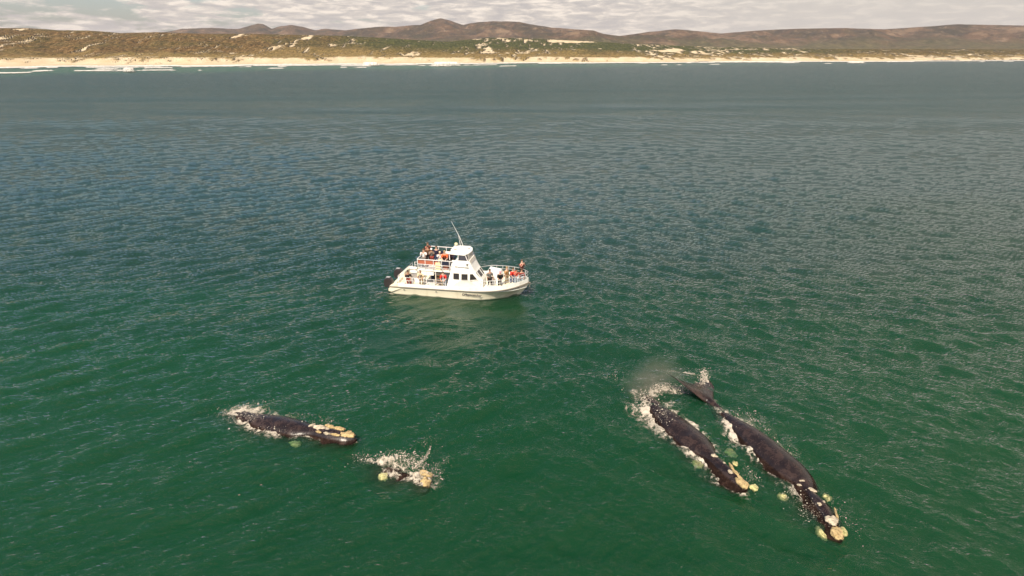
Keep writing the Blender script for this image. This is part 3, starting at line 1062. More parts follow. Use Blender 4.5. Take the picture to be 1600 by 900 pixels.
def spray(name, label, blobs, cat='spray'):
    """blobs: (x, y, z, sx, sy, sz, n, size) clouds of drops"""
    P, Sz = [], []
    for x, y, z, sx, sy, sz, n, s_ in blobs:
        n = int(n * 1.15)
        q = rng.normal(0, 1, (n, 3)) * (sx, sy, sz) + (x, y, z)
        q[:, 2] = np.maximum(q[:, 2], sea(q[:, 0], q[:, 1]) + 0.01)
        P.append(q)
        Sz.append(s_ * 0.62 * np.exp(rng.normal(0, 0.55, n)))
    o = drops_mesh(name, np.concatenate(P), np.concatenate(Sz))
    tag(o, label, cat, kind='stuff')
    return o


# whale A: the broader one at the right, blowing
A_ = Whale([(13.22, 25.72, .16), (12.92, 26.6, .36), (12.6, 27.5, .34), (12.3, 28.3, .28), (11.95, 29.2, .32), (11.45, 30.4, .42), (10.85, 31.9, .40),
            (10.3, 33.3, .28), (9.9, 34.6, .14), (9.7, 35.7, -.10), (9.55, 37.2, -.75), (9.4, 38.6, -1.1)],
           1.0, 0.0, wmul=.94, label='right whale with broad dark back swimming left of the fluke-showing whale')
A_.lump(.030, 0, 1.0, .52, .16, MCALL)
A_.lump(.083, .10, .55, .22, .10, MCALL, rot=.2)
A_.lump(.093, -.12, .35, .2, .09, MCALLW)
A_.lump(.125, .30, .9, .16, .07, MCALL, rot=-.25)
A_.lump(.155, .1, .16, .14, .05, MCALLW)
A_.lump(.215, .05, .42, .26, .07, MCALLW, rot=.6)
A_.lump(.20, -1.2, .72, .62, .16, MCALLS, z=-.34, xy=(11.33, 28.30), label='greenish callosity patch under water beside its head')
A_.lump(.20, 1.2, .75, .62, .16, MCALLS, z=-.34, xy=(13.66, 29.40), label='greenish callosity patch under water beside its head')
A_.lump(.14, 1.0, .42, .36, .12, MCALLS, z=-.14, xy=(13.50, 28.15), label='pale callosity just under water')
A_.lump(.02, -.8, .62, .5, .14, MCALLS, z=-.34, xy=(12.75, 26.25), label='pale lip callosity just under water')
A_.lump(.02, .7, .6, .42, .14, MCALLS, z=-.10, xy=(13.82, 26.05), label='pale lip callosity just under water')
A_.flipper(.30, 1, z=-1.3)
A_.flipper(.30, -1, z=-1.3)
A_.foam("whale_foam", "foam streaming along both flanks of the broad backed whale",
        [(0, .55, .30, .30), (.06, .85, .35, .35), (.14, .95, .20, .45), (.22, .80, .25, .40), (.32, .75, .75, .28), (.42, .85, .75, .30), (.5, .95, .55, .42), (.6, .98, .65, .65), (.68, .9, .3, .9), (.8, .3, .15, .9), (1, .0, .0, .3)])

# whale B: the long one, tail fluke raised
B_ = Whale([(16.66, 22.25, -.02), (16.78, 23.1, .22), (16.86, 24.1, .34), (16.85, 24.9, .28), (16.75, 25.7, .14), (16.72, 26.6, .26), (16.45, 27.8, .44), (15.95, 29.3, .50),
            (15.35, 31.0, .46), (14.85, 32.3, .24), (14.45, 33.4, .10), (14.15, 34.3, .22), (13.7, 35.2, .45), (13.2, 35.95, .58)],
           0.93, R(-22), nar=.48, wmul=.92, label='longest right whale with raised tail fluke, nearest the bottom right corner')
B_.lump(.022, .0, .80, .58, .17, MCALL)
B_.lump(.072, .0, .75, .62, .10, MCALLW, rot=.3)
B_.lump(.115, .45, 1.0, .13, .07, MCALL, rot=-.25)
B_.lump(.145, -.22, .26, .2, .06, MCALLW)
B_.lump(.16, .12, .2, .14, .05, MCALLW)
B_.lump(.235, .18, .48, .26, .08, MCALLW, rot=.8)
B_.lump(.265, -.35, .32, .16, .06, MCALLW, rot=1.2)
B_.lump(.285, -.1, .36, .12, .05, MCALLW, rot=1.5)
B_.lump(.22, -1.2, .62, .62, .16, MCALLS, z=-.36, xy=(15.33, 25.62), label='round greenish callosity patch under water left of its head')
B_.lump(.22, 1.2, .55, .5, .16, MCALLS, z=-.42, xy=(17.85, 25.6), label='greenish callosity patch under water right of its head')
B_.lump(.02, -.8, .85, .5, .14, MCALLS, z=-.36, xy=(16.18, 22.95), label='greenish lip callosity under water')
B_.lump(.02, .7, .6, .28, .14, MCALLS, z=-.16, xy=(17.25, 22.85), label='greenish lip callosity under water')
B_.flipper(.32, -1, 2.4, -.9, .2)
B_.flipper(.32, 1, 2.4, -1.4, .2)
B_.foam("whale_foam", "foam streaks along the flank of the longest whale",
        [(0, .15, .12, .3), (.08, .45, .35, .25), (.16, .62, .35, .32), (.24, .6, .3, .4), (.32, .42, .18, .5), (.42, .55, .25, .40), (.5, .85, .30, .45), (.6, 1.0, .42, .55), (.7, .9, .62, .55), (.78, .5, .6, .4), (.84, .3, .3, .3), (.95, .2, .3, .3), (1, .0, .0, .2)])

# whale C: at the left, swimming to the right
C_ = Whale([(-9.95, 30.30, .16), (-10.8, 30.5, .42), (-11.8, 30.8, .46), (-12.9, 31.15, .34), (-13.7, 31.4, .34), (-15.0, 31.8, .38), (-16.3, 32.2, .34),
            (-17.5, 32.65, .22), (-18.8, 33.2, .10), (-20.2, 33.7, -.35), (-21.8, 34.2, -.8), (-23.2, 34.6, -1.2)],
           0.97, 0.0, nar=.55, wmul=.84, label='lone right whale with large cream head callosity at the left of the bay')
C_.lump(.042, .02, 1.15, .62, .16, MCALL)
C_.lump(.10, .40, .8, .30, .11, MCALL, rot=-.02)
C_.lump(.155, .44, .75, .26, .11, MCALL, rot=-.1)
C_.lump(.09, -.28, .7, .18, .09, MCALL, rot=.05)
C_.lump(.135, -.33, .5, .15, .08, MCALLW, rot=.02)
C_.lump(.175, -.30, .4, .16, .08, MCALL, rot=.02)
C_.lump(.15, .05, .3, .2, .06, MCALLW, rot=.5)
C_.lump(.19, .1, .95, .42, .10, MCALLW, rot=.1)
C_.lump(.245, .25, .5, .20, .08, MCALLW, rot=1.0)
C_.lump(.225, 1.2, .95, .55, .14, MCALLS, z=-.36, xy=(-13.85, 30.32), label='greenish callosity patch under water beside its head')
C_.lump(.04, 1.0, 1.1, .42, .13, MCALLS, z=-.34, xy=(-10.75, 30.32), label='greenish lip callosity under water')
C_.flipper(.30, 1, z=-1.4)
C_.flipper(.30, -1, z=-1.4)
C_.foam("whale_foam", "foam washing over the lone whale at left",
        [(0, .25, .10, .25), (.1, .35, .25, .22), (.2, .5, .35, .3), (.28, .6, .15, .3), (.4, .75, .25, .28), (.5, .8, .35, .32), (.6, .9, .65, .45), (.66, .9, .8, .55), (.72, .55, .5, .45), (.8, .15, .1, .3), (1, 0, 0, .2)])

# whale D: the young one rolling in its own splash
D_ = Whale([(-4.75, 26.05, -.12), (-5.25, 26.45, .06), (-5.9, 26.9, -.10), (-6.8, 27.4, -.18), (-7.7, 27.9, -.16), (-8.6, 28.5, -.25), (-9.6, 29.1, -.4), (-10.7, 29.8, -.7), (-11.9, 30.5, -1.0)],
           0.66, 0.0, nar=.6, label='young whale mostly hidden in its own splash, nearest the bottom centre')
D_.lump(.05, .12, .62, .52, .26, MCALL)
D_.lump(.09, .62, .85, .50, .16, MCALL, rot=.2, z=.03)
D_.lump(.14, .35, .9, .35, .12, MCALLW, rot=.1)
D_.lump(.3, 1.0, .72, .62, .16, MCALLS, z=-.34, xy=(-7.62, 27.22), label='round greenish callosity patch under water')


def blob_dens(bl):
    def f(x, y):
        d = np.zeros_like(x)
        for bx, by, rx, ry, th, a in bl:
            c, s_ = math.cos(th), math.sin(th)
            dx, dy = x - bx, y - by
            p, q = (dx * c + dy * s_) / rx, (-dx * s_ + dy * c) / ry
            d = np.maximum(d, a * np.exp(-(p * p + q * q)))
        return d
    return f


o = foam_sheet("splash_foam", -10, -3.5, 25, 30.5, 0.035, blob_dens([
    (-6.3, 27.6, 1.1, .42, -.65, 1.3), (-6.9, 27.2, .9, .35, -.5, 1.0), (-5.6, 27.0, .8, .35, -.6, 1.1), (-7.6, 28.35, .9, .36, .3, 1.2), (-8.7, 28.25, .7, .30, .1, .85), (-5.95, 26.75, .75, .28, -.5, 1.1),
    (-4.95, 26.5, .5, .5, .6, 1.1), (-5.5, 26.6, .7, .35, -.6, 1.2), (-6.6, 27.9, 1.2, .5, -.4, .9), (-6.1, 28.2, .6, .5, .4, .95), (-4.4, 26.3, .5, .35, .9, .6)]), puff=.35)
tag(o, "white splash foam around the young whale", "foam", kind='stuff')
# arcs of thrown water
bl = [(-6.2, 28.1, .35, .5, .25, .22, 260, .028), (-5.6, 27.5, .4, .35, .2, .15, 160, .022), (-5.2, 26.9, .35, .3, .2, .2, 160, .022),
      (-8.9, 28.3, .15, .45, .25, .1, 160, .022), (-5.2, 29.3, .5, .5, .35, .35, 70, .018), (-4.3, 26.6, .3, .35, .35, .25, 110, .018), (-7.6, 28.5, .2, .6, .25, .12, 120, .022)]
for k in range(30):
    f = k / 29
    bl.append((-5.85 + 1.0 * math.sin(f * 1.3), 27.45 + .8 * f, .12 + .95 * f ** 1.6, .07 - .03 * f, .07, .06, 16, .017 * (1.3 - .7 * f)))
    bl.append((-4.65 + .75 * f + .15 * math.sin(9 * f), 26.7 + 1.1 * f, .12 + .5 * f, .11, .11, .08, 5, .015))
spray("splash_spray", "thrown drops above the young whale's splash", bl)
spray("whale_spray", "drops at the left whale's tail end and head",
      [(-18.2, 32.95, .25, .7, .45, .16, 420, .022), (-17.2, 32.3, .2, .5, .2, .1, 160, .02), (-17.6, 34.0, .2, .8, .3, .2, 60, .016), (-14.5, 32.5, .3, .8, .1, .06, 90, .016), (-12.5, 31.8, .4, .7, .12, .12, 110, .018), (-15.6, 31.1, .15, 1.2, .2, .08, 200, .02), (-19.4, 33.2, .1, .5, .3, .08, 90, .018)])
spray("tail_spray", "white spray thrown by the raised tail fluke and along both whales",
      [(14.15, 36.75, .75, .16, .22, .28, 420, .032), (14.0, 36.3, .6, .2, .2, .2, 120, .026), (11.9, 36.2, .15, .9, .22, .1, 700, .026), (11.0, 36.4, .2, .4, .25, .14, 200, .024),
       (13.0, 38.2, .2, 1.3, .5, .25, 150, .018), (9.6, 34.9, .15, .6, .5, .1, 260, .022), (10.3, 32.6, .2, .35, .5, .1, 260, .024), (15.9, 32.3, .15, .4, .5, .12, 200, .020), (16.6, 31.2, .15, .3, .8, .12, 160, .018),
       (17.3, 29.2, .1, .2, .6, .08, 90, .016), (15.9, 24.4, .1, .5, .7, .06, 260, .018), (17.6, 23.8, .1, .25, .8, .08, 130, .016), (13.9, 26.8, .15, .25, .5, .12, 150, .018), (7.9, 37.8, .1, .6, .5, .05, 60, .016)])
o = foam_sheet("tail_foam", 7, 18, 33, 40, 0.05, blob_dens([
    (11.8, 36.15, 1.5, .45, -.1, 1.05), (10.5, 35.9, .8, .5, .3, .8), (13.9, 36.9, .4, .5, .2, .7), (13.2, 38.4, 1.8, .22, -.5, .55), (9.2, 35.6, 1.2, .6, -.6, .6), (12.2, 38.9, 1.6, .2, -.35, .45), (8.0, 37.6, .8, .5, 0, .45)]))
tag(o, "foam trail behind the raised tail fluke", "foam", kind='stuff')
o = foam_sheet("boat_foam", -17, 4, 38, 57, 0.07, blob_dens([
    (-11.6, 47.2, 1.3, .22, .28, .85), (-9.6, 47.6, 2.6, .10, .12, .5), (-6.2, 39.9, 3.0, .07, .05, .40), (-3.0, 41.3, 2.0, .08, .6, .35), (-13.6, 54.3, .55, .35, 0, 1.0), (-12.4, 53.9, .5, .16, 0, .7), (-9.3, 45.8, 1.4, .08, -.35, .35)]), puff=.05, lace=1.1)
tag(o, "thin foam streaks between the boat and the smooth water ring", "foam", kind='stuff')
o = foam_sheet("fleck_foam", -16, 12, 19, 31, 0.05, blob_dens([
    (-15.4, 25.6, .07, .05, 0, 1.3), (-14.5, 26.4, .1, .06, .2, .9)]), puff=.03)
if o:
    tag(o, "small white foam flecks on open water at left", "foam", kind='stuff')

# ------------------------------------------------------------------ the blow: a puff of mist
mm = bpy.data.materials.new("blow_mist")
mm.use_nodes = True
t = mm.node_tree
for n in list(t.nodes):
    t.nodes.remove(n)
out = N(t, 'ShaderNodeOutputMaterial')
tcn = N(t, 'ShaderNodeTexCoord')
ln = N(t, 'ShaderNodeVectorMath', operation='LENGTH')
t.links.new(tcn.outputs['Object'], ln.inputs[0])
nn = N(t, 'ShaderNodeTexNoise', ins={'Scale': 2.2, 'Detail': 4.0, 'Roughness': 0.6})
t.links.new(tcn.outputs['Object'], nn.inputs['Vector'])
fall = math_node(t, 'SUBTRACT', 1.0, ln.outputs['Value'], True)
den = math_node(t, 'MULTIPLY', fall, math_node(t, 'SUBTRACT', nn.outputs[0], 0.28, True))
pv = N(t, 'ShaderNodeVolumePrincipled')
pv.inputs['Color'].default_value = (0.78, 0.66, 0.56, 1)
t.links.new(math_node(t, 'MULTIPLY', den, 0.75), pv.inputs['Density'])
t.links.new(pv.outputs[0], out.inputs['Volume'])
for (x, y, z, sx, sy, sz) in ((10.7, 36.3, 1.2, 2.1, 1.6, 1.5), (9.3, 35.2, .9, 1.7, 1.5, 1.1)):
    b = MB()
    b.ball((0, 0, 0), 1.0, 4)
    o = b.build("blow_mist", mm)
    o.location = (x, y, z)
    o.scale = (sx, sy, sz)
    tag(o, "faint brownish mist of a whale blow hanging by the tail fluke", "mist", kind='stuff')

# ------------------------------------------------------------------ the boat
HEAD = R(-12)
BO = (-5.889, 55.01)
boat = empty("tour_boat", (BO[0], BO[1], 0.0), HEAD)
tag(boat, "white two deck whale watching boat crowded with passengers on the open sea", "boat")

M_HULL = simple("hull_cream", (0.86, 0.79, 0.62), 0.35, 0.5, var=0.05, scale=0.8, dirt=(0.60, 0.52, 0.36))
M_WHITE = simple("gelcoat_white", (0.88, 0.87, 0.82), 0.35, 0.5, var=0.04, scale=1.3, dirt=(0.66, 0.63, 0.54))
M_DECK = simple("deck_grey", (0.50, 0.49, 0.44), 0.8, 0.2, var=0.12, scale=2.0)
M_RUB = simple("rub_rail_grey", (0.25, 0.22, 0.18), 0.7, 0.3, var=0.2)
M_GLASS = simple("tinted_glass", (0.035, 0.03, 0.032), 0.12, 0.8, var=0.3, scale=2.0)
M_DARK = simple("engine_black", (0.035, 0.028, 0.028), 0.3, 0.6, var=0.2)
M_STEEL = simple("rail_steel", (0.72, 0.70, 0.68), 0.3, 0.6, metal=0.6, var=0.08)
M_RAILW = simple("rail_white", (0.85, 0.80, 0.78), 0.4, 0.5, var=0.05)
M_CREAM = simple("stair_cream", (0.80, 0.70, 0.42), 0.5, 0.4, var=0.08)
M_WOOD = simple("step_brown", (0.20, 0.12, 0.06), 0.7, 0.3, var=0.3, scale=6.0)
M_NAVY = simple("canvas_navy", (0.025, 0.03, 0.055), 0.8, 0.2, var=0.2)
M_TXT = simple("lettering_grey", (0.10, 0.09, 0.09), 0.6, 0.3, var=0.05)
M_TXT2 = simple("lettering_pale", (0.42, 0.42, 0.42), 0.6, 0.3, var=0.05)
M_SEAT = simple("seat_vinyl", (0.45, 0.14, 0.08), 0.6, 0.3, var=0.15)
M_ORANGE = simple("buoy_orange", (0.75, 0.16, 0.03), 0.6, 0.3, var=0.1)


def half_b(x):
    """half breadth of the hull at the sheer"""
    q = max(0.0, (x - 1.0) / 6.75)
    return 2.38 * max(0.0, 1 - q ** 4.2) + 0.02


def half_wl(x):
    q = max(0.0, (x - 0.5) / 5.8)
    return 2.16 * max(0.0, 1 - q ** 3.4) + 0.02


def sheer(x):
    return 0.92 + 0.035 * (x + 6) * 0.55 + 0.40 * max(0, (x - 2.0) / 5.7) ** 1.6


# hull as a loft of sections keel - waterline - chine - sheer, stern to bow
xs = np.concatenate([[-6.15, -6.1], np.linspace(-6, 3, 14), np.linspace(3.4, 6.2, 16), np.linspace(6.35, 7.72, 14)])
V, F = [], []
prof = 9
for x in xs:
    x = float(x)
    k = min(1.0, max(0.0, (x - 4.0) / 3.7))
    sh = sheer(x)
    b, w = half_b(x), (half_wl(x) if x < 6.3 else 0.015)
    stem = max(0.0, (x - 6.1) / 1.62)            # raked stem: bottom lifts towards the tip
    zb = -0.55 + (sh + 0.35) * min(1, stem) ** 1.15 * 0.98
    zb = min(zb, sh - 0.12)
    pts = []
    for j, f in enumerate((0, .18, .36, .45, .55, .72, .9, 1.0)):
        z = zb + (sh - zb) * f
        if f <= .36:
            yb = w * (f / .36) ** .7
        else:
            g = (f - .36) / .64
            yb = w + (b - w) * g ** 1.35
        pts.append((max(yb, 0.012), z))
    ring = [(x, -y, z) for y, z in pts] + [(x, y, z) for y, z in reversed(pts)]
    V += ring
nr_ = 16
for i in range(len(xs) - 1):
    for j in range(nr_):
        F.append((i * nr_ + j, i * nr_ + (j + 1) % nr_, (i + 1) * nr_ + (j + 1) % nr_, (i + 1) * nr_ + j))
cap = [(0 + a, 0 + a + 1, 14 - a, 15 - a) for a in range(7)]
F += cap
hull = np_mesh("hull", V, F, M_HULL, boat, False)
bmh = bmesh.new()
bmh.from_mesh(hull.data)
bmesh.ops.recalc_face_normals(bmh, faces=bmh.faces[:])
for f in bmh.faces:
    f.smooth = abs(f.normal.z) < 0.75 and abs(f.normal.x) < 0.85
bmh.to_mesh(hull.data)
bmh.free()


def outline(x0, x1, inset=0.0, n=40, zf=None):
    xx = np.linspace(x0, x1, n)
    return [(float(x), -max(half_b(float(x)) - inset, 0.02), sheer(float(x)) if zf is None else zf) for x in xx]


# rubbing strake: a thin tube right round the sheer
near = outline(-6.1, 7.70, -0.02, 60)
MB().tube([(x, y, z - .03) for x, y, z in near] + [(x, -y, z - .03) for x, y, z in reversed(near)], 0.055, 6).build("rub_rail", M_RUB, boat, True)


# bulwark: upright wall on the sheer, two skins
def bulwark(x0, x1, h0, h1, name="bulwark", thick=0.07, fl=0.0, n=34, both=True):
    V, F = [], []
    xx = np.linspace(x0, x1, n)
    path = [(x, -1) for x in xx] + ([(x, 1) for x in xx[::-1]] if both else [])
    for x, s_ in path:
        x = float(x)
        b = half_b(x)
        hh = h0 + (h1 - h0) * (x - x0) / (x1 - x0)
        z0, z1 = sheer(x), sheer(x) + hh
        V += [(x, s_ * b, z0), (x, s_ * (b + fl), z1), (x, s_ * max(b + fl - thick, .004), z1), (x, s_ * max(b - thick, .004), z0)]
    m = len(path)
    for i in range(m - 1):
        for j in range(4):
            F.append((i * 4 + j, i * 4 + (j + 1) % 4, i * 4 + 4 + (j + 1) % 4, i * 4 + 4 + j))
    F += [(0, 1, 2, 3), ((m - 1) * 4 + 3, (m - 1) * 4 + 2, (m - 1) * 4 + 1, (m - 1) * 4)]
    return np_mesh(name, V, F, M_WHITE, boat, False)


bulwark(-5.2, 7.70, 0.34, 0.42)
# decks
pd = [(x, y + .06) for x, y, z in outline(-6.0, 2.6, 0.04)]
MB().slab(pd + [(x, -y) for x, y in reversed(pd)], 0.84, 0.90).build("aft_deck", M_DECK, boat)
pd = [(x, y + .06) for x, y, z in outline(2.6, 7.55, 0.05)]
MB().slab(pd + [(x, -y) for x, y in reversed(pd)], 1.08, 1.14).build("fore_deck", M_WHITE, boat)
# stern: sloping quarter walls and transom with the cream engine well
b = MB()
for s_ in (-1, 1):
    y0, y1 = s_ * 2.38, s_ * 2.02
    b.prism([(-6.3, .35), (-6.3, .62), (-5.7, 1.12), (-4.9, 1.34), (-4.5, 1.34), (-4.5, .9), (-6.0, .3)], min(y0, y1), max(y0, y1))
b.prism([(-6.0, .3), (-6.05, .95), (-5.75, 1.55), (-5.45, 1.72), (-5.3, 1.72), (-5.3, .9)], -.35, .75)
b.prism([(-6.02, .3), (-6.02, .85), (-5.75, 1.2), (-5.5, 1.22), (-5.5, .9)], -2.0, -.36)
b.prism([(-6.02, .3), (-6.02, .85), (-5.75, 1.5), (-5.3, 1.62), (-5.2, .9)], .76, 2.0)
b.build("transom", M_HULL, boat, False, 0.03)


# outboards
def outboard(y):
    b = MB()
    # lower leg, bracket and plate
    b.prism([(-6.35, .55), (-6.62, .5), (-6.66, -.55), (-6.30, -.6), (-6.28, -.1)], y - .09, y + .09)
    b.box((-6.48, y, -.18), (.7, .34, .05))
    b.box((-6.2, y, .55), (.28, .36, .5))
    o = b.build("outboard_motor", M_DARK, boat, False, 0.02)
    c = MB()
    c.prism([(-6.92, .55), (-7.02, .95), (-6.92, 1.38), (-6.6, 1.56), (-6.25, 1.50), (-6.08, 1.15), (-6.1, .72), (-6.3, .5)], y - .27, y + .27)
    c.build("cowling", M_DARK, o, False, 0.07)
    d = MB()
    d.box((-6.55, y, 1.58), (.42, .3, .02))
    d.build("cowling_badge", M_TXT2, o)
    p = MB()
    for a in range(3):
        th = a * 2 * PI / 3
        p.hexa([Vector((-6.74 + dx, y + math.cos(th + dt) * r, -.5 + math.sin(th + dt) * r)) for r, dx0 in ((.04, 0), (.17, .04)) for dx, dt in ((dx0 - .01, -.5), (dx0 + .01, -.5), (dx0 + .05, .5), (dx0 + .03, .5))])
    p.tube([(-6.66, y, -.5), (-6.84, y, -.5)], .045)
    p.build("propeller", M_STEEL, o)


outboard(-1.62)
outboard(.98)

# ---- cabin: white side walls from the deck up to the flybridge coaming
CT = 4.0      # top of the coaming
# profile of the side (x, z)
side_poly = [(-.20, 1.0), (.28, 2.85), (.42, 4.0), (2.08, 3.98), (2.42, 3.42), (2.62, 2.92), (3.35, 1.9), (3.35, 1.0)]
win_side = [[(.58, 2.12), (.58, 2.72), (1.16, 2.72), (1.16, 2.12)], [(1.40, 2.12), (1.40, 2.70), (2.00, 2.70), (2.00, 2.12)], [(2.22, 2.10), (2.22, 2.68), (2.46, 2.68), (2.86, 2.10)]]


def ysrf(x, z):
    """the side leans in with height and towards the front"""
    return 2.30 - 0.13 * max(0, z - 1.0) - 0.33 * max(0, x - 1.6) ** 1.5


def yfar(x, z):
    return ysrf(x, z) - 0.55 * max(0, z - 2.6)


def wall_with_holes(poly, holes, sgn, th=.06):
    bm = bmesh.new()
    edges = []
    for lp in [poly] + holes:
        vs = [bm.verts.new((x, 0, z)) for x, z in lp]
        edges += [bm.edges.new((vs[i], vs[(i + 1) % len(vs)])) for i in range(len(vs))]
    bmesh.ops.triangle_fill(bm, use_beauty=True, edges=edges)
    r = bmesh.ops.extrude_face_region(bm, geom=bm.faces[:])
    ex = set(v for v in r['geom'] if isinstance(v, bmesh.types.BMVert))
    for v in bm.verts:
        v.co.y = sgn * ((ysrf if sgn < 0 else yfar)(v.co.x, v.co.z) - (th if v in ex else 0))
    bmesh.ops.recalc_face_normals(bm, faces=bm.faces[:])
    return bm


cab = MB()
cab.bm.free()
cab.bm = wall_with_holes(side_poly, win_side, -1)
bm2 = wall_with_holes(side_poly, win_side, 1)
me2 = bpy.data.meshes.new("tmp")
bm2.to_mesh(me2)
bm2.free()
cab.bm.from_mesh(me2)
bpy.data.meshes.remove(me2)
# front: raked face with three window openings, built as bars; helm front above
def P2(f, y, z0=2.92, z1=1.9, x0=2.62, x1=3.35):
    return (x0 + (x1 - x0) * f, y, z0 + (z1 - z0) * f)
fw = 1.42
ys_w = [(-1.30, -.50), (-.40, .40), (.50, 1.30)]
def bar(f0, f1, ya, yb, th=.05):
    p = [P2(f0, ya), P2(f0, yb), P2(f1, yb), P2(f1, ya)]
    n = Vector((1.02, 0, .73)).normalized() * th
    cab.hexa([Vector(q) for q in p] + [Vector(q) + n for q in p])
bar(0, .16, -fw - .2, fw + .2)
bar(.72, 1.0, -fw, fw)
for ya, yb in ((-fw, -1.30), (-.50, -.40), (.40, .50), (1.30, fw)):
    bar(.161, .719, ya, yb)
# front lower face to the deck, roof brow under the helm windscreen, coaming front
cab.hexa([(3.30, -1.52, 1.0), (3.30, 1.52, 1.0), (3.38, 1.52, 1.0), (3.38, -1.52, 1.0), (3.30, -1.45, 1.93), (3.30, 1.45, 1.93), (3.38, 1.45, 1.90), (3.38, -1.45, 1.90)])
cab.hexa([(2.50, -1.68, 2.90), (2.50, 1.68, 2.90), (2.66, 1.66, 2.93), (2.66, -1.66, 2.93), (2.02, -1.74, 3.96), (2.02, 1.02, 3.96), (2.12, 1.0, 3.98), (2.12, -1.72, 3.98)])
# aft bulkhead
cab.hexa([(-.16, -2.2, .92), (-.16, 2.2, .92), (-.10, 2.2, .92), (-.10, -2.2, .92), (.28, -2.0, 2.80), (.28, 2.0, 2.80), (.34, 2.0, 2.80), (.34, -2.0, 2.80)])
cab.build("cabin", M_WHITE, boat)
# helm floor inside the coaming
MB().box((1.35, -.1, 2.83), (2.2, 3.4, .05)).build("helm_floor", M_DECK, boat)
# cabin windows: panes with rubber frames
for sgn in (-1, 1):
    for lp in win_side:
        b = MB()
        b.bm.faces.new([b.bm.verts.new((x, sgn * (ysrf(x, z) - .03), z)) for x, z in lp])
        w_ = b.build("window", M_GLASS, boat)
        f = MB()
        cx = sum(p[0] for p in lp) / len(lp)
        cz = sum(p[1] for p in lp) / len(lp)
        pts = [(x, sgn * (ysrf(x, z) + .004), z) for x, z in lp]
        f.tube(pts + [pts[0]], .018, 5)
        f.build("window_frame", M_RUB, w_)
for ya, yb in ys_w:
    b = MB()
    b.quad([Vector(P2(f, y)) + Vector((.015, 0, .01)) for f, y in ((.16, ya), (.16, yb), (.72, yb), (.72, ya))])
    b.build("windscreen", M_GLASS, boat)
# white cap rail between the wall and the deck + black lower frame under 3rd window
MB().tube([(2.25, -ysrf(2.25, 2.0) - .01, 1.98), (2.95, -ysrf(2.95, 2.0) - .01, 1.98)], .02, 5).build("trim", M_RUB, boat)

# ---- helm: pillars, dark band, raked grey windscreen, hardtop
hp = [(-.25, -1.72), (1.95, -1.85), (2.30, -1.3), (2.42, 0), (2.30, 1.3), (1.95, 1.85), (-.25, 1.72)]
b = MB()
b.slab([(-.15, -1.50), (1.66, -1.62), (1.94, -1.0), (2.02, -.1), (1.88, .7), (1.5, 1.15), (-.20, 1.10)], 4.44, 4.56)
b.build("hardtop", M_WHITE, boat, False, 0.045)
b = MB()
for x, y, x2, y2 in ((.0, -1.38, .1, -1.62), (.95, -1.48, .95, -1.7), (1.68, -1.5, 1.95, -1.66), (0, 1.0, .45, 1.12), (.95, 1.05, .95, 1.12), (1.5, .95, 1.9, 1.02), (1.88, 0.0, 2.04, 0)):
    b.tube([(x, y, 4.45), (x2, y2, 3.92)], .035, 6)
b.build("hardtop_pillar", M_RAILW, boat)
# smoked side glass behind the pillars
for s_ in (-1, .68):
    b = MB()
    b.hexa([(1.0, s_ * 1.66, 3.95), (1.96, s_ * 1.62, 3.95), (1.96, s_ * 1.60, 3.95), (1.0, s_ * 1.64, 3.95), (1.0, s_ * 1.47, 4.44), (1.72, s_ * 1.47, 4.44), (1.72, s_ * 1.45, 4.44), (1.0, s_ * 1.45, 4.44)])
    b.build("side_glass", M_GLASS, boat)
M_SMOKE = simple("smoked_screen", (0.62, 0.57, 0.50), 0.15, 0.7, var=0.1, alpha=0.8)
b = MB()
b.hexa([(2.02, -1.60, 3.96), (2.02, 1.0, 3.96), (2.05, 1.0, 3.96), (2.05, -1.60, 3.96), (1.85, -1.3, 4.44), (1.85, .9, 4.44), (1.88, .9, 4.44), (1.88, -1.3, 4.44)])
b.hexa([(2.14, -1.66, 3.99), (2.14, .98, 3.99), (2.16, .98, 3.99), (2.16, -1.66, 3.99), (2.29, -1.62, 3.74), (2.29, .98, 3.74), (2.31, .98, 3.74), (2.31, -1.62, 3.74)])
b.build("helm_windscreen", M_SMOKE, boat)
# helm console and seat
MB().box((1.75, -.2, 3.35), (.4, 1.6, 1.0)).build("helm_console", M_NAVY, boat, False, .04)
# searchlight, radar and aerials on the hardtop
b = MB()
b.ball((.06, .75, 4.80), (.17, .17, .15), 3)
b.tube([(.06, .75, 4.56), (.06, .75, 4.7)], .04)
b.build("searchlight", M_CREAM, boat, True)
MB().box((.32, -.35, 4.575), (.26, .10, .03), .4).build("roof_vent", M_ORANGE, boat)
MB().box((1.55, .3, 4.575), (.2, .14, .03), .4).build("roof_hatch", M_RUB, boat)
MB().tube([(.78, .85, 4.56), (.42, .9, 5.5), (-.42, 1.0, 7.05)], [.028, .022, .012], 6).build("aerial", M_RAILW, boat)
MB().tube([(.45, .95, 4.56), (.28, 1.0, 5.65)], [.022, .014], 6).build("aerial", M_RAILW, boat)

# ---- upper deck aft of the helm
MB().slab([(-3.15, -2.12), (.40, -2.06), (.40, 2.06), (-3.15, 2.12)], 2.74, 2.84).build("upper_deck", M_WHITE, boat, False, .02)
rb = MB()
rim = [(.5, -2.06), (-3.05, -2.08), (-3.12, -2.0), (-3.12, 2.0), (-3.05, 2.08), (.5, 2.06)]
for z, r_ in ((3.92, .045), (3.42, .028), (3.12, .020)):
    rb.tube([(x, y, z) for x, y in rim], r_, 6)
for x in (-3.1, -2.3, -1.45, -.6, .2):
    for y in (-2.07, 2.07):
        rb.tube([(x, y, 2.83), (x, y, 3.92)], .025, 6)
for y in (-1.0, 0, 1.0):
    rb.tube([(-3.12, y, 2.83), (-3.12, y, 3.92)], .025, 6)
rb.build("upper_railing", M_RAILW, boat, True)
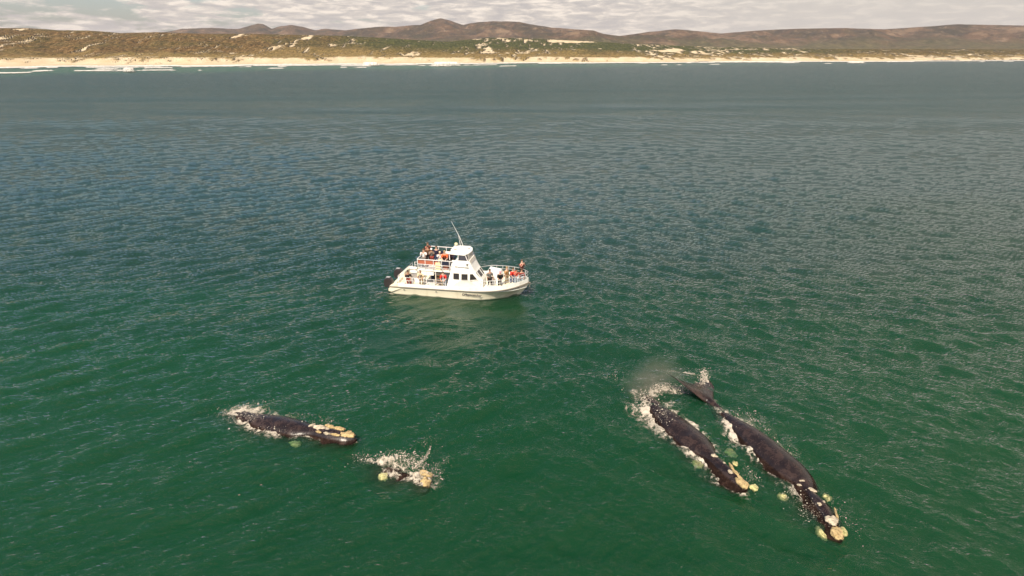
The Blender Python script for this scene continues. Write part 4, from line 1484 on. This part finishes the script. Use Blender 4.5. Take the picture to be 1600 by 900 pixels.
# dark netting / dodger panels hung on the rail
for x0, x1 in ((-.70, .30), (-3.05, -1.6)):
    b = MB()
    b.box(((x0 + x1) / 2, -2.02, 3.65), (x1 - x0, .02, .38))
    b.build("dodger_panel", M_SEAT if x0 < -2 else M_NAVY, boat)
b = MB()
b.box((-1.6, 1.45, 3.02), (2.6, .42, .4))
b.box((-1.6, 1.72, 3.4), (2.6, .08, .4))
b.build("upper_bench", M_NAVY, boat, False, .02)
b = MB()
b.box((-2.2, -.45, 3.0), (1.2, .45, .36))
b.box((-.4, -1.3, 3.0), (.5, .5, .36))
b.build("upper_bench", M_SEAT, boat, False, .02)
MB().box((-.72, .25, 4.0), (.62, .28, .16)).tube([(-.95, .25, 2.85), (-.95, .25, 3.95)], .03).tube([(-.5, .25, 2.85), (-.5, .25, 3.95)], .03).build("locker", M_WHITE, boat, False)
# posts under the upper deck
b = MB()
for x, y in ((-3.0, -2.05), (-1.25, -2.1), (-3.0, 2.05), (-1.2, 2.1), (-.5, -2.1)):
    b.tube([(x, y, .9), (x, y, 2.76)], .032, 6)
b.build("deck_post", M_RAILW, boat)
# rolled white awning and side curtain under the deck edge
b = MB()
b.box((-2.60, -2.02, 2.50), (.72, .05, .42))
b.box((-1.84, -2.02, 2.50), (.72, .05, .42))
b.build("side_curtain", M_WHITE, boat, False, .01)
MB().box((-1.55, -1.2, 1.75), (1.1, .05, .62)).build("back_curtain", M_NAVY, boat)
# ladder / stair from the aft deck to the upper deck, with its cream side
b = MB()
b.box((-1.02, -1.98, 3.22), (.52, .05, .92))
b.box((-1.28, -1.75, 3.15), (.05, .42, .8))
b.build("stair_guard", M_CREAM, boat, False, .04)
st = MB()
for k in range(6):
    st.box((-1.02, -1.90 + .03 * k, 1.15 + .27 * k), (.62, .26, .045))
st.build("stair_tread", M_WOOD, boat)
st = MB()
for dx in (-.34, .34):
    st.hexa([(-1.02 + dx - .02, -2.06, .9), (-1.02 + dx + .02, -2.06, .9), (-1.02 + dx + .02, -1.9, .9), (-1.02 + dx - .02, -1.9, .9),
             (-1.02 + dx - .02, -1.86, 2.8), (-1.02 + dx + .02, -1.86, 2.8), (-1.02 + dx + .02, -1.70, 2.8), (-1.02 + dx - .02, -1.70, 2.8)])
st.build("stair_stringer", M_CREAM, boat)
# aft deck furniture and rails
b = MB()
for pts in ([(-5.15, -2.25), (-3.0, -2.28), (-.25, -2.28)], [(-5.15, 2.25), (-3.0, 2.28), (-.25, 2.28)], [(-5.3, 2.0), (-5.3, -2.0)]):
    for z in (1.62, 1.95):
        b.tube([(x, y, z) for x, y in pts], .022, 6)
    for x, y in pts:
        b.tube([(x, y, .95), (x, y, 1.95)], .025, 6)
for x in (-4.4, -3.7, -2.2, -1.4):
    for y in (-2.27, 2.27):
        b.tube([(x, y, .95), (x, y, 1.95)], .025, 6)
b.build("aft_railing", M_RAILW, boat, True)
b = MB()
b.box((-3.9, 1.2, 1.12), (1.6, .5, .42))
b.box((-3.7, -.6, 1.12), (1.4, .5, .42))
b.box((-1.9, -1.75, 1.1), (.9, .4, .36))
b.build("aft_bench", M_WHITE, boat, False, .02)
b = MB()
b.box((-3.9, .1, 1.55), (1.1, .7, .14))
b.box((-4.15, .55, 1.85), (.8, .5, .12))
b.build("cream_locker", M_CREAM, boat, False, .03)
for z, y in ((2.35, -.62), (1.95, -.62)):
    MB().tube([(-4.5, y, z), (-3.75, y, z)], .17, 14).tube([(-4.36, y, z), (-4.30, y, z)], .18, 14).tube([(-3.96, y, z), (-3.90, y, z)], .18, 14).build("life_raft_canister", M_WHITE, boat, True)
MB().box((-4.12, -.62, 1.5), (.72, .3, .5)).tube([(-4.4, -.62, .9), (-4.4, -.62, 2.3)], .03).tube([(-3.85, -.62, .9), (-3.85, -.62, 2.3)], .03).build("raft_cradle", M_STEEL, boat)
# forward trunk and seats
b = MB()
b.hexa([(3.38, -.35, 1.14), (4.85, -.15, 1.14), (4.85, 1.75, 1.14), (3.38, 1.9, 1.14), (3.38, -.3, 2.30), (4.62, -.05, 2.16), (4.62, 1.6, 2.16), (3.38, 1.75, 2.30)])
b.build("fore_trunk", M_WHITE, boat, False, .05)
b = MB()
b.box((4.35, -1.62, 1.32), (1.5, .42, .34))
b.box((5.9, -1.05, 1.32), (1.2, .38, .34), .28)
b.box((6.4, .9, 1.34), (.9, .4, .36), -.5)
b.build("bow_bench", M_WHITE, boat, False, .02)
# bow rail: two bars on stanchions around the foredeck
b = MB()
pp = [(x, y, z) for x, y, z in outline(3.4, 7.62, .06, 26)]
full = pp + [(x, -y, z) for x, y, z in reversed(pp)]
for dz, r_ in ((1.05, .032), (.74, .02)):
    b.tube([(x, y, z + dz) for x, y, z in full[(0 if dz < 1 else 0):]], r_, 6)
for q in full[::4]:
    b.tube([(q[0], q[1], q[2]), (q[0], q[1], q[2] + 1.05)], .022, 6)
b.tube([(2.35, 1.95, 2.1), (3.4, 2.28, 2.2), (4.4, 2.3, 2.2)], .03, 6)
b.build("bow_railing", M_STEEL, boat, True)
# anchor and roller at the stem
b = MB()
b.box((7.72, 0, 1.52), (.35, .16, .08))
b.tube([(7.88, 0, 1.5), (7.82, 0, 1.15)], .03)
b.tube([(7.80, -.16, 1.12), (7.86, 0, 1.05), (7.80, .16, 1.12)], .03)
b.build("anchor", M_RUB, boat)
# fender hooks, scuppers along the side
b = MB()
for x in (-4.6, -1.2, 1.9):
    b.box((x, -half_b(x) - .004, sheer(x) - .28), (.16, .03, .06))
b.build("scupper", M_RUB, boat)


def lettering(txt, size, loc, rot, mat, name="lettering", depth=0.006):
    cu = bpy.data.curves.new(name, 'FONT')
    cu.body = txt
    cu.size = size
    cu.shear = 0.25
    cu.extrude = depth
    cu.offset = 0.006
    tmp = bpy.data.objects.new("tmp", cu)
    C.objects.link(tmp)
    dg = bpy.context.evaluated_depsgraph_get()
    me = bpy.data.meshes.new_from_object(tmp.evaluated_get(dg))
    bpy.data.objects.remove(tmp)
    me.materials.clear()
    me.materials.append(mat)
    o = bpy.data.objects.new(name, me)
    C.objects.link(o)
    o.parent = boat
    o.location = loc
    o.rotation_euler = rot
    return o


lettering("Dreamcatcher", .34, (1.45, -2.345, .56), (R(84), 0, R(.5)), M_TXT)
lettering("Dreamcatcher", .24, (.72, -ysrf(1.2, 3.3) - .012, 3.32), (R(97), 0, R(1.5)), M_TXT2)
# tail-fluke emblem on the flybridge side
b = MB()
yy = -ysrf(2.0, 3.62) - .015
prof_e = [(1.86, 3.50), (1.93, 3.56), (1.94, 3.66), (1.84, 3.74), (1.97, 3.72), (2.00, 3.69), (2.03, 3.72), (2.14, 3.72), (2.06, 3.64), (2.05, 3.55), (2.09, 3.50)]
b.prism([(x - .05, z) for x, z in prof_e], yy - .006, yy + .006)
b.build("emblem", M_TXT, boat)

# ------------------------------------------------------------------ people
SKINS = [simple("skin_tan", (0.42, 0.23, 0.15), 0.55, 0.4, var=0.06), simple("skin_fair", (0.60, 0.38, 0.28), 0.55, 0.4, var=0.06)]


def cloth(name, col):
    return simple(name, col, 0.85, 0.15, var=0.22, scale=9.0, bump=0.4, bscale=14.0)


def skin_mesh(name, nodes, edges, sub=1):
    """nodes: {key: (x,y,z,r)}; surface grown round the edges"""
    keys = list(nodes)
    idx = {k: i for i, k in enumerate(keys)}
    me = bpy.data.meshes.new(name)
    me.from_pydata([nodes[k][:3] for k in keys], [(idx[a], idx[b]) for a, b in edges], [])
    o = bpy.data.objects.new(name, me)
    C.objects.link(o)
    m = o.modifiers.new("s", 'SKIN')
    m.use_smooth_shade = True
    for i, k in enumerate(keys):
        sv = me.skin_vertices[0].data[i]
        r = nodes[k][3]
        sv.radius = r if isinstance(r, tuple) else (r, r)
        sv.use_root = (i == 0)
    ss = o.modifiers.new("d", 'SUBSURF')
    ss.levels = ss.render_levels = sub
    dg = bpy.context.evaluated_depsgraph_get()
    out_ = bpy.data.meshes.new_from_object(o.evaluated_get(dg))
    out_.name = name
    bpy.data.objects.remove(o)
    return out_


def pose_nodes(kind):
    """joint positions facing +x, feet at z = 0"""
    n = {}
    if kind == 'sit':
        hip, kn, ft = (0, 0, .50), (.42, .50), (.46, .06)
        n['pelvis'] = (0, 0, .52, (.15, .12))
        zt = 0.0
        tor = [(.0, .66), (.03, .84), (.05, 1.02)]
    else:
        n['pelvis'] = (0, 0, .94, (.14, .115))
        tor = {'stand': [(.0, 1.08), (.01, 1.24), (.01, 1.42)], 'lean': [(.06, 1.07), (.15, 1.22), (.24, 1.37)], 'photo': [(.0, 1.08), (.0, 1.24), (.0, 1.42)]}[kind]
    n['waist'] = (tor[0][0], 0, tor[0][1], (.13, .10))
    n['chest'] = (tor[1][0], 0, tor[1][1], (.16, .115))
    n['neckbase'] = (tor[2][0], 0, tor[2][1], (.09, .075))
    nx, nzz = tor[2]
    n['neck'] = (nx + .015, 0, nzz + .08, .052)
    n['head1'] = (nx + .03, 0, nzz + .17, (.075, .082))
    n['head2'] = (nx + .03, 0, nzz + .26, (.068, .08))
    n['nose'] = (nx + .125, 0, nzz + .185, .013)
    E = [('pelvis', 'waist'), ('waist', 'chest'), ('chest', 'neckbase'), ('neckbase', 'neck'), ('neck', 'head1'), ('head1', 'head2'), ('head1', 'nose')]
    for s_, y in (('L', 1), ('R', -1)):
        n['ear' + s_] = (nx + .02, y * .092, nzz + .185, .014)
        E.append(('head1', 'ear' + s_))
        n['sh' + s_] = (nx - .01, y * .185, nzz - .055, .062)
        if kind == 'lean':
            el = (nx + .12, y * .25, nzz - .32)
            wr = (nx + .30, y * .16, nzz - .38)
        elif kind == 'photo':
            el = (nx + .16, y * .24, nzz - .24)
            wr = (nx + .24, y * .08, nzz - .02)
        elif kind == 'sit':
            el = (nx + .08, y * .24, nzz - .30)
            wr = (nx + .30, y * .15, nzz - .42)
        else:
            el = (nx + .0, y * .26, nzz - .32)
            wr = (nx + .12 * (1 if y > 0 else .4), y * .25, nzz - .56)
        n['el' + s_] = (*el, .044)
        n['wr' + s_] = (*wr, .028)
        E += [('neckbase', 'sh' + s_), ('sh' + s_, 'el' + s_), ('el' + s_, 'wr' + s_)]
        dv = (Vector(wr) - Vector(el)).normalized()
        if kind == 'photo':
            dv = Vector((.1, -y * .25, 1)).normalized()
        lat = dv.cross(Vector((0, 0, 1)))
        lat = lat.normalized() if lat.length > .1 else Vector((0, 1, 0))
        bend = dv.cross(lat).normalized() * -1
        pl = Vector(wr) + dv * .07
        n['pa' + s_] = (*pl, (.034, .018))
        E.append(('wr' + s_, 'pa' + s_))
        for f, (off, ln_) in enumerate(((-.03, .065), (-.01, .08), (.01, .075), (.03, .06))):
            a = pl + lat * off + dv * .03
            b_ = a + dv * ln_ * .55 - bend * .012
            c_ = b_ + dv * ln_ * .4 - bend * .03
            n[f'f{s_}{f}a'] = (*a, .0095)
            n[f'f{s_}{f}b'] = (*b_, .0088)
            n[f'f{s_}{f}c'] = (*c_, .0075)
            E += [('pa' + s_, f'f{s_}{f}a'), (f'f{s_}{f}a', f'f{s_}{f}b'), (f'f{s_}{f}b', f'f{s_}{f}c')]
        th1 = Vector(wr) + dv * .03 + lat * (.045 * y)
        th2 = th1 + dv * .04 + lat * (.02 * y)
        n['t1' + s_] = (*th1, .011)
        n['t2' + s_] = (*th2, .009)
        E += [('wr' + s_, 't1' + s_), ('t1' + s_, 't2' + s_)]
        # legs
        if kind == 'sit':
            n['hp' + s_] = (.04, y * .09, .50, .085)
            n['kn' + s_] = (.44, y * .12, .50, .06)
            n['an' + s_] = (.46, y * .12, .09, .04)
            n['to' + s_] = (.62, y * .14, .035, .032)
            n['he' + s_] = (.43, y * .12, .035, .034)
        else:
            fx = .05 if y > 0 else -.06
            n['hp' + s_] = (0, y * .095, .88, .088)
            n['kn' + s_] = (.03 + fx * .4, y * .115, .49, .058)
            n['an' + s_] = (fx, y * .12, .09, .038)
            n['to' + s_] = (fx + .16, y * .14, .033, .030)
            n['he' + s_] = (fx - .03, y * .12, .035, .034)
        E += [('pelvis', 'hp' + s_), ('hp' + s_, 'kn' + s_), ('kn' + s_, 'an' + s_), ('an' + s_, 'to' + s_), ('an' + s_, 'he' + s_)]
    return n, E


POSES = {}
for kd in ('stand', 'lean', 'photo', 'sit'):
    n, E = pose_nodes(kd)
    body = skin_mesh("person_body", n, E, 1)

    def grow(keys, add, name, extra=None):
        m = {}
        for k in keys:
            v = n[k]
            r = v[3]
            r = (r[0] + add, r[1] + add) if isinstance(r, tuple) else r + add
            m[k] = (*v[:3], r)
        if extra:
            m.update(extra)
        ee = [(a, b) for a, b in E if a in m and b in m]
        return skin_mesh(name, m, ee, 1)
    lo_arm = {}
    for s_ in 'LR':
        e, w = Vector(n['el' + s_][:3]), Vector(n['wr' + s_][:3])
        lo_arm[s_] = e.lerp(w, .7)
    shirt = grow(['pelvis', 'waist', 'chest', 'neckbase', 'shL', 'shR', 'elL', 'elR'], .04, "shirt")
    trous = grow(['pelvis', 'hpL', 'hpR', 'knL', 'knR', 'anL', 'anR'], .03, "trousers")
    hx, hz = n['head2'][0], n['head2'][2]
    hb = MB()
    hb.ball((hx - .018, 0, hz + .01), (.098, .092, .088), 3)
    hb.ball((hx - .055, 0, hz - .07), (.05, .078, .10), 3)
    ho = hb.build("hair", None, None, True)
    cb = MB()
    cb.ball((hx - .0, 0, hz + .02), (.108, .102, .085), 3)
    cb.slab([(hx + .02 + .16 * math.cos(a), .085 * math.sin(a)) for a in [2 * PI * k / 16 for k in range(16)]], hz - .005, hz + .012)
    co = cb.build("cap", None, None, True)
    sb = []
    for s_ in 'LR':
        b = MB()
        a, t_ = Vector(n['an' + s_][:3]), Vector(n['to' + s_][:3])
        b.ball(((a.x + t_.x) / 2 + .01, (a.y + t_.y) / 2, .045), (.15, .055, .05), 3)
        sb.append(b.build("shoe", None, None, True))
    eo = MB().ball((hx + .083, -.032, hz - .055), .011, 1).build("eye", None, None, True)
    eo2 = MB().ball((hx + .083, .032, hz - .055), .011, 1).build("eye", None, None, True)
    mb_ = MB()
    mb_.ball((hx + .082, 0, hz - .125), (.012, .026, .007), 1)
    mo = mb_.build("mouth", None, None, True)
    POSES[kd] = dict(body=body, shirt=shirt, trousers=trous, hair=ho.data, cap=co.data, shoe0=sb[0].data, shoe1=sb[1].data, eye0=eo.data, eye1=eo2.data, mouth=mo.data)
    for o in (ho, co, sb[0], sb[1], eo, eo2, mo):
        bpy.data.objects.remove(o)

MH_D = simple("hair_dark", (0.03, 0.02, 0.015), 0.6, 0.3, var=0.3)
MH_B = simple("hair_brown", (0.12, 0.065, 0.03), 0.6, 0.3, var=0.3)
MH_F = simple("hair_fair", (0.40, 0.28, 0.14), 0.6, 0.3, var=0.3)
M_SHOE = simple("shoe_dark", (0.05, 0.045, 0.04), 0.7, 0.3)
M_MOUTH = simple("lips", (0.35, 0.12, 0.10), 0.5, 0.3)
_cm = {}


def cmat(nm, col):
    if nm not in _cm:
        _cm[nm] = cloth("cloth_" + nm, col)
    return _cm[nm]


CR = math.cos(HEAD)
SR = math.sin(HEAD)


def person(pose, lx, ly, z, face, shirt, trousers, label, group, hair=MH_D, cap=None, skin=0, h=1.0):
    """lx, ly on the boat (metres from midships), face = heading in degrees on the boat (0 bow, -90 towards the near side)"""
    x = BO[0] + lx * CR - ly * SR
    y = BO[1] + lx * SR + ly * CR
    r = empty("person", (x, y, z), HEAD + R(face))
    r.scale = (h * 1.18, h * 1.18, h * 1.12)
    tag(r, label, "person", group)
    p = POSES[pose]

    def add(name, me, mat):
        o = bpy.data.objects.new(name, me)
        C.objects.link(o)
        o.parent = r
        if not len(me.materials):
            me.materials.append(mat)
        o.material_slots[0].link = 'OBJECT'
        o.material_slots[0].material = mat
        return o
    add("body", p['body'], SKINS[skin])
    add("shirt", p['shirt'], shirt)
    add("trousers", p['trousers'], trousers)
    if cap is not None:
        add("cap", p['cap'], cap)
    else:
        add("hair", p['hair'], hair)
    add("shoe", p['shoe0'], M_SHOE)
    add("shoe", p['shoe1'], M_SHOE)
    add("eye", p['eye0'], MEYE)
    add("eye", p['eye1'], MEYE)
    add("mouth", p['mouth'], M_MOUTH)
    return r


white = cmat("white", (.85, .83, .82)); brown = cmat("brown", (.14, .07, .04)); navy = cmat("navy", (.035, .03, .06)); orange = cmat("orange", (.75, .16, .06))
red = cmat("red", (.65, .05, .04)); dred = cmat("dark_red", (.25, .05, .04)); jean = cmat("denim", (.07, .10, .20)); ljean = cmat("pale_denim", (.40, .48, .55))
black = cmat("black", (.03, .027, .027)); ochre = cmat("ochre", (.42, .24, .10)); pink = cmat("pink", (.80, .35, .42)); cream = cmat("cream", (.70, .58, .40)); khaki = cmat("khaki", (.35, .28, .18)); grey = cmat("grey", (.16, .15, .14))
UZ, AZ, FZ = 2.84, .90, 1.14
gU, gA, gF = "passengers on the upper deck", "passengers on the aft deck", "passengers at the bow"
person('photo', -2.67, -1.35, UZ, -85, white, grey, "person in white shirt holding a camera at the aft corner of the upper deck", gU, MH_B, skin=1)
person('stand', -2.60, -.35, UZ, -60, brown, black, "tall person in brown jacket behind the white shirt on the upper deck", gU, MH_D)
person('photo', -2.10, -.65, UZ, -70, grey, dred, "person with pale hat between the brown jacket and the navy top", gU, cap=white, h=.92)
person('stand', -1.70, -.30, UZ, -80, navy, jean, "person in navy top and blue trousers in the middle of the upper deck", gU, MH_B, skin=1)
person('photo', -1.05, -1.15, UZ, -75, white, cream, "short person in white standing by the cream stair guard", gU, cap=cream, h=.88, skin=1)
person('lean', -.55, -1.05, UZ, -80, orange, black, "person in bright orange jacket leaning on the upper rail", gU, MH_F, skin=1)
person('stand', -.12, -.85, UZ, -60, dred, black, "person in dark red jacket just aft of the wheelhouse", gU, MH_D, h=.95)
person('photo', -2.95, .6, UZ, -40, dred, grey, "person in dark red top at the far aft rail of the upper deck", gU, MH_B)
person('sit', -4.45, -1.5, AZ + .02, -60, black, dred, "seated person in black near the outboard motors", gA, MH_D)
person('lean', -2.95, -1.75, AZ, -75, cream, khaki, "person in cream shirt leaning on the aft deck rail", gA, MH_B)
person('lean', -.55, -1.75, AZ, -80, red, ljean, "person in red jacket standing under the upper deck by the cabin", gA, MH_D, skin=1)
person('stand', 4.02, -1.18, FZ, -50, grey, black, "person in dark grey jacket standing beside the white foredeck trunk", gF, MH_D)
person('lean', 4.95, -.75, FZ, -70, black, black, "person in black with a pink hat bending on the foredeck", gF, cap=pink, skin=1, h=.92)
person('stand', 5.50, -.15, FZ, -20, ochre, khaki, "person in ochre coat standing on the foredeck", gF, MH_F, skin=1)
person('lean', 6.05, .0, FZ, -60, red, jean, "person in plain red shirt and blue jeans at the bow", gF, MH_B, skin=1)
person('photo', 6.52, -.25, FZ, -60, red, ljean, "person in red top and pale jeans near the stem, left of a darker red top", gF, MH_D, h=.93)
person('lean', 6.95, .05, FZ, -70, dred, ljean, "person in dark red top and pale jeans leaning over the bow rail", gF, MH_B, skin=1, h=.95)
person('photo', 6.80, 1.05, FZ + .36, -35, dred, black, "tallest standing person at the very bow in a dark red top", gF, MH_B, skin=1, h=1.02)
# the pedestal the one at the bow stands on
MB().box((6.80, 1.0, FZ + .17), (.6, .42, .35), -.35).build("bow_step", M_WHITE, boat, False, .02)


def split_islands(o):
    """one part per separate piece"""
    me = o.data
    bm = bmesh.new()
    bm.from_mesh(me)
    bm.verts.ensure_lookup_table()
    seen, groups = set(), []
    for v in bm.verts:
        if v.index in seen:
            continue
        st, g = [v], []
        seen.add(v.index)
        while st:
            a = st.pop()
            g.append(a.index)
            for e in a.link_edges:
                b_ = e.other_vert(a)
                if b_.index not in seen:
                    seen.add(b_.index)
                    st.append(b_)
        groups.append(set(g))
    base = o.name.split('.')[0]
    for g in groups[1:]:
        b2 = bm.copy()
        b2.verts.ensure_lookup_table()
        bmesh.ops.delete(b2, geom=[v for v in b2.verts if v.index not in g], context='VERTS')
        m2 = bpy.data.meshes.new(base)
        b2.to_mesh(m2)
        b2.free()
        m2.materials.append(me.materials[0])
        n_ = bpy.data.objects.new(base, m2)
        C.objects.link(n_)
        n_.parent = o.parent
    bmesh.ops.delete(bm, geom=[v for v in bm.verts if v.index not in groups[0]], context='VERTS')
    bm.to_mesh(me)
    bm.free()


def swept(x, y):
    """the front of the house is bowed: it falls back to port"""
    k = min(1.0, max(0.0, y / 1.6))
    return x - 0.50 * max(0.0, x - 1.0) * k ** 1.2


for o in list(boat.children):
    if o.name.split('.')[0] in ("cabin", "windscreen", "window", "helm_windscreen", "hardtop", "hardtop_pillar", "helm_floor", "side_glass"):
        for q in [o] + list(o.children):
            bm = bmesh.new()
            bm.from_mesh(q.data)
            for yc in (0.0, 0.55, 1.0):
                bmesh.ops.bisect_plane(bm, geom=bm.verts[:] + bm.edges[:] + bm.faces[:], plane_co=(0, yc, 0), plane_no=(0, 1, 0))
            f_ = 0.45 if o.name.startswith("hardtop") else 1.0
            for v in bm.verts:
                v.co.x += (swept(v.co.x, v.co.y) - v.co.x) * f_
            bm.to_mesh(q.data)
            bm.free()

for o in list(boat.children):
    if o.name.split('.')[0] in ("hardtop_pillar", "deck_post", "bow_bench", "side_curtain", "stair_tread", "stair_stringer", "scupper", "cream_locker", "stair_guard", "upper_bench", "aft_bench", "helm_windscreen"):
        split_islands(o)

# ------------------------------------------------------------------ things on the land
def farm(t, Yb, ln, wd, rot, label, wcol, rcol):
    z = float(np.interp(Yb, rowsL, zL[:, int(np.argmin(abs(tt - t)))]))
    r = empty("farm_building", (t * Yb, Yb, z - .6), rot)
    tag(r, label, "building", "farm buildings under the hills")
    MB().box((0, 0, 2.6), (ln, wd, 5.2)).build("wall", wcol, r)
    MB().prism([(-wd / 2 - .4, 5.1), (0, 8.2), (wd / 2 + .4, 5.1)], -ln / 2 - .4, ln / 2 + .4).build("roof", rcol, r).rotation_euler = (0, 0, PI / 2)
    for k in range(3):
        MB().box((-ln * .3 + ln * .3 * k, -wd / 2 - .02, 2.6), (1.6, .06, 1.4)).build("window", M_GLASS, r)


mfw = simple("farm_wall", (.75, .72, .66), .8, .2)
farm((1455 - 800) * .93 / 900, 3650, 20, 9, .1, "small white farmhouse with pale roof, left of two below the right hills", mfw, mfw)
farm((1480 - 800) * .93 / 900, 3500, 26, 10, -.15, "long white shed, right of two below the right hills", mfw, simple("farm_roof", (.62, .60, .58), .6, .3))

# rock ledges in the wash on the right
mrock = simple("shore_rock", (.085, .065, .05), .8, .3, var=.4, scale=.3, bump=.5, bscale=1.0)


def ledge(px0, px1, d, label, h=2.0, n=26):
    b = MB()
    for k in range(n):
        px = px0 + (px1 - px0) * (k + random.uniform(-.4, .4)) / n
        t_ = (px - 800) * .93 / 900
        Yb = float(shore_Y(np.array([t_]))[0]) + d + random.uniform(-6, 6)
        b.ball((t_ * Yb, Yb, random.uniform(.1, .5)), (random.uniform(2, 6), random.uniform(2, 5), h * random.uniform(.5, 1.1)), 2, .18)
    o = b.build("rock_ledge", mrock)
    tag(o, label, "rocks")


ledge(1083, 1108, -6, "dark rock ledge lying in the surf right of centre", 1.6)
ledge(1450, 1500, 4, "brown shore rocks at the foot of the right dunes", 2.4, 20)
ledge(1520, 1640, 6, "brown shore rocks running out at the right edge", 2.6, 36)

# ------------------------------------------------------------------ haze
hz = MB()
hz.box((0, 4400, 195), (24000, 12000, 410.6))
ho = hz.build("haze", None)
ho.location = (0, 0, 0)
mh = bpy.data.materials.new("haze_air")
mh.use_nodes = True
t = mh.node_tree
for n in list(t.nodes):
    t.nodes.remove(n)
out = N(t, 'ShaderNodeOutputMaterial')
pv = N(t, 'ShaderNodeVolumePrincipled')
pv.inputs['Color'].default_value = (0.86, 0.84, 0.90, 1)
pv.inputs['Density'].default_value = 0.00004
t.links.new(pv.outputs[0], out.inputs['Volume'])
ho.data.materials.append(mh)
tag(ho, kind='stuff', label="thin pale haze over the bay")
print("done", max(zL.ravel()))
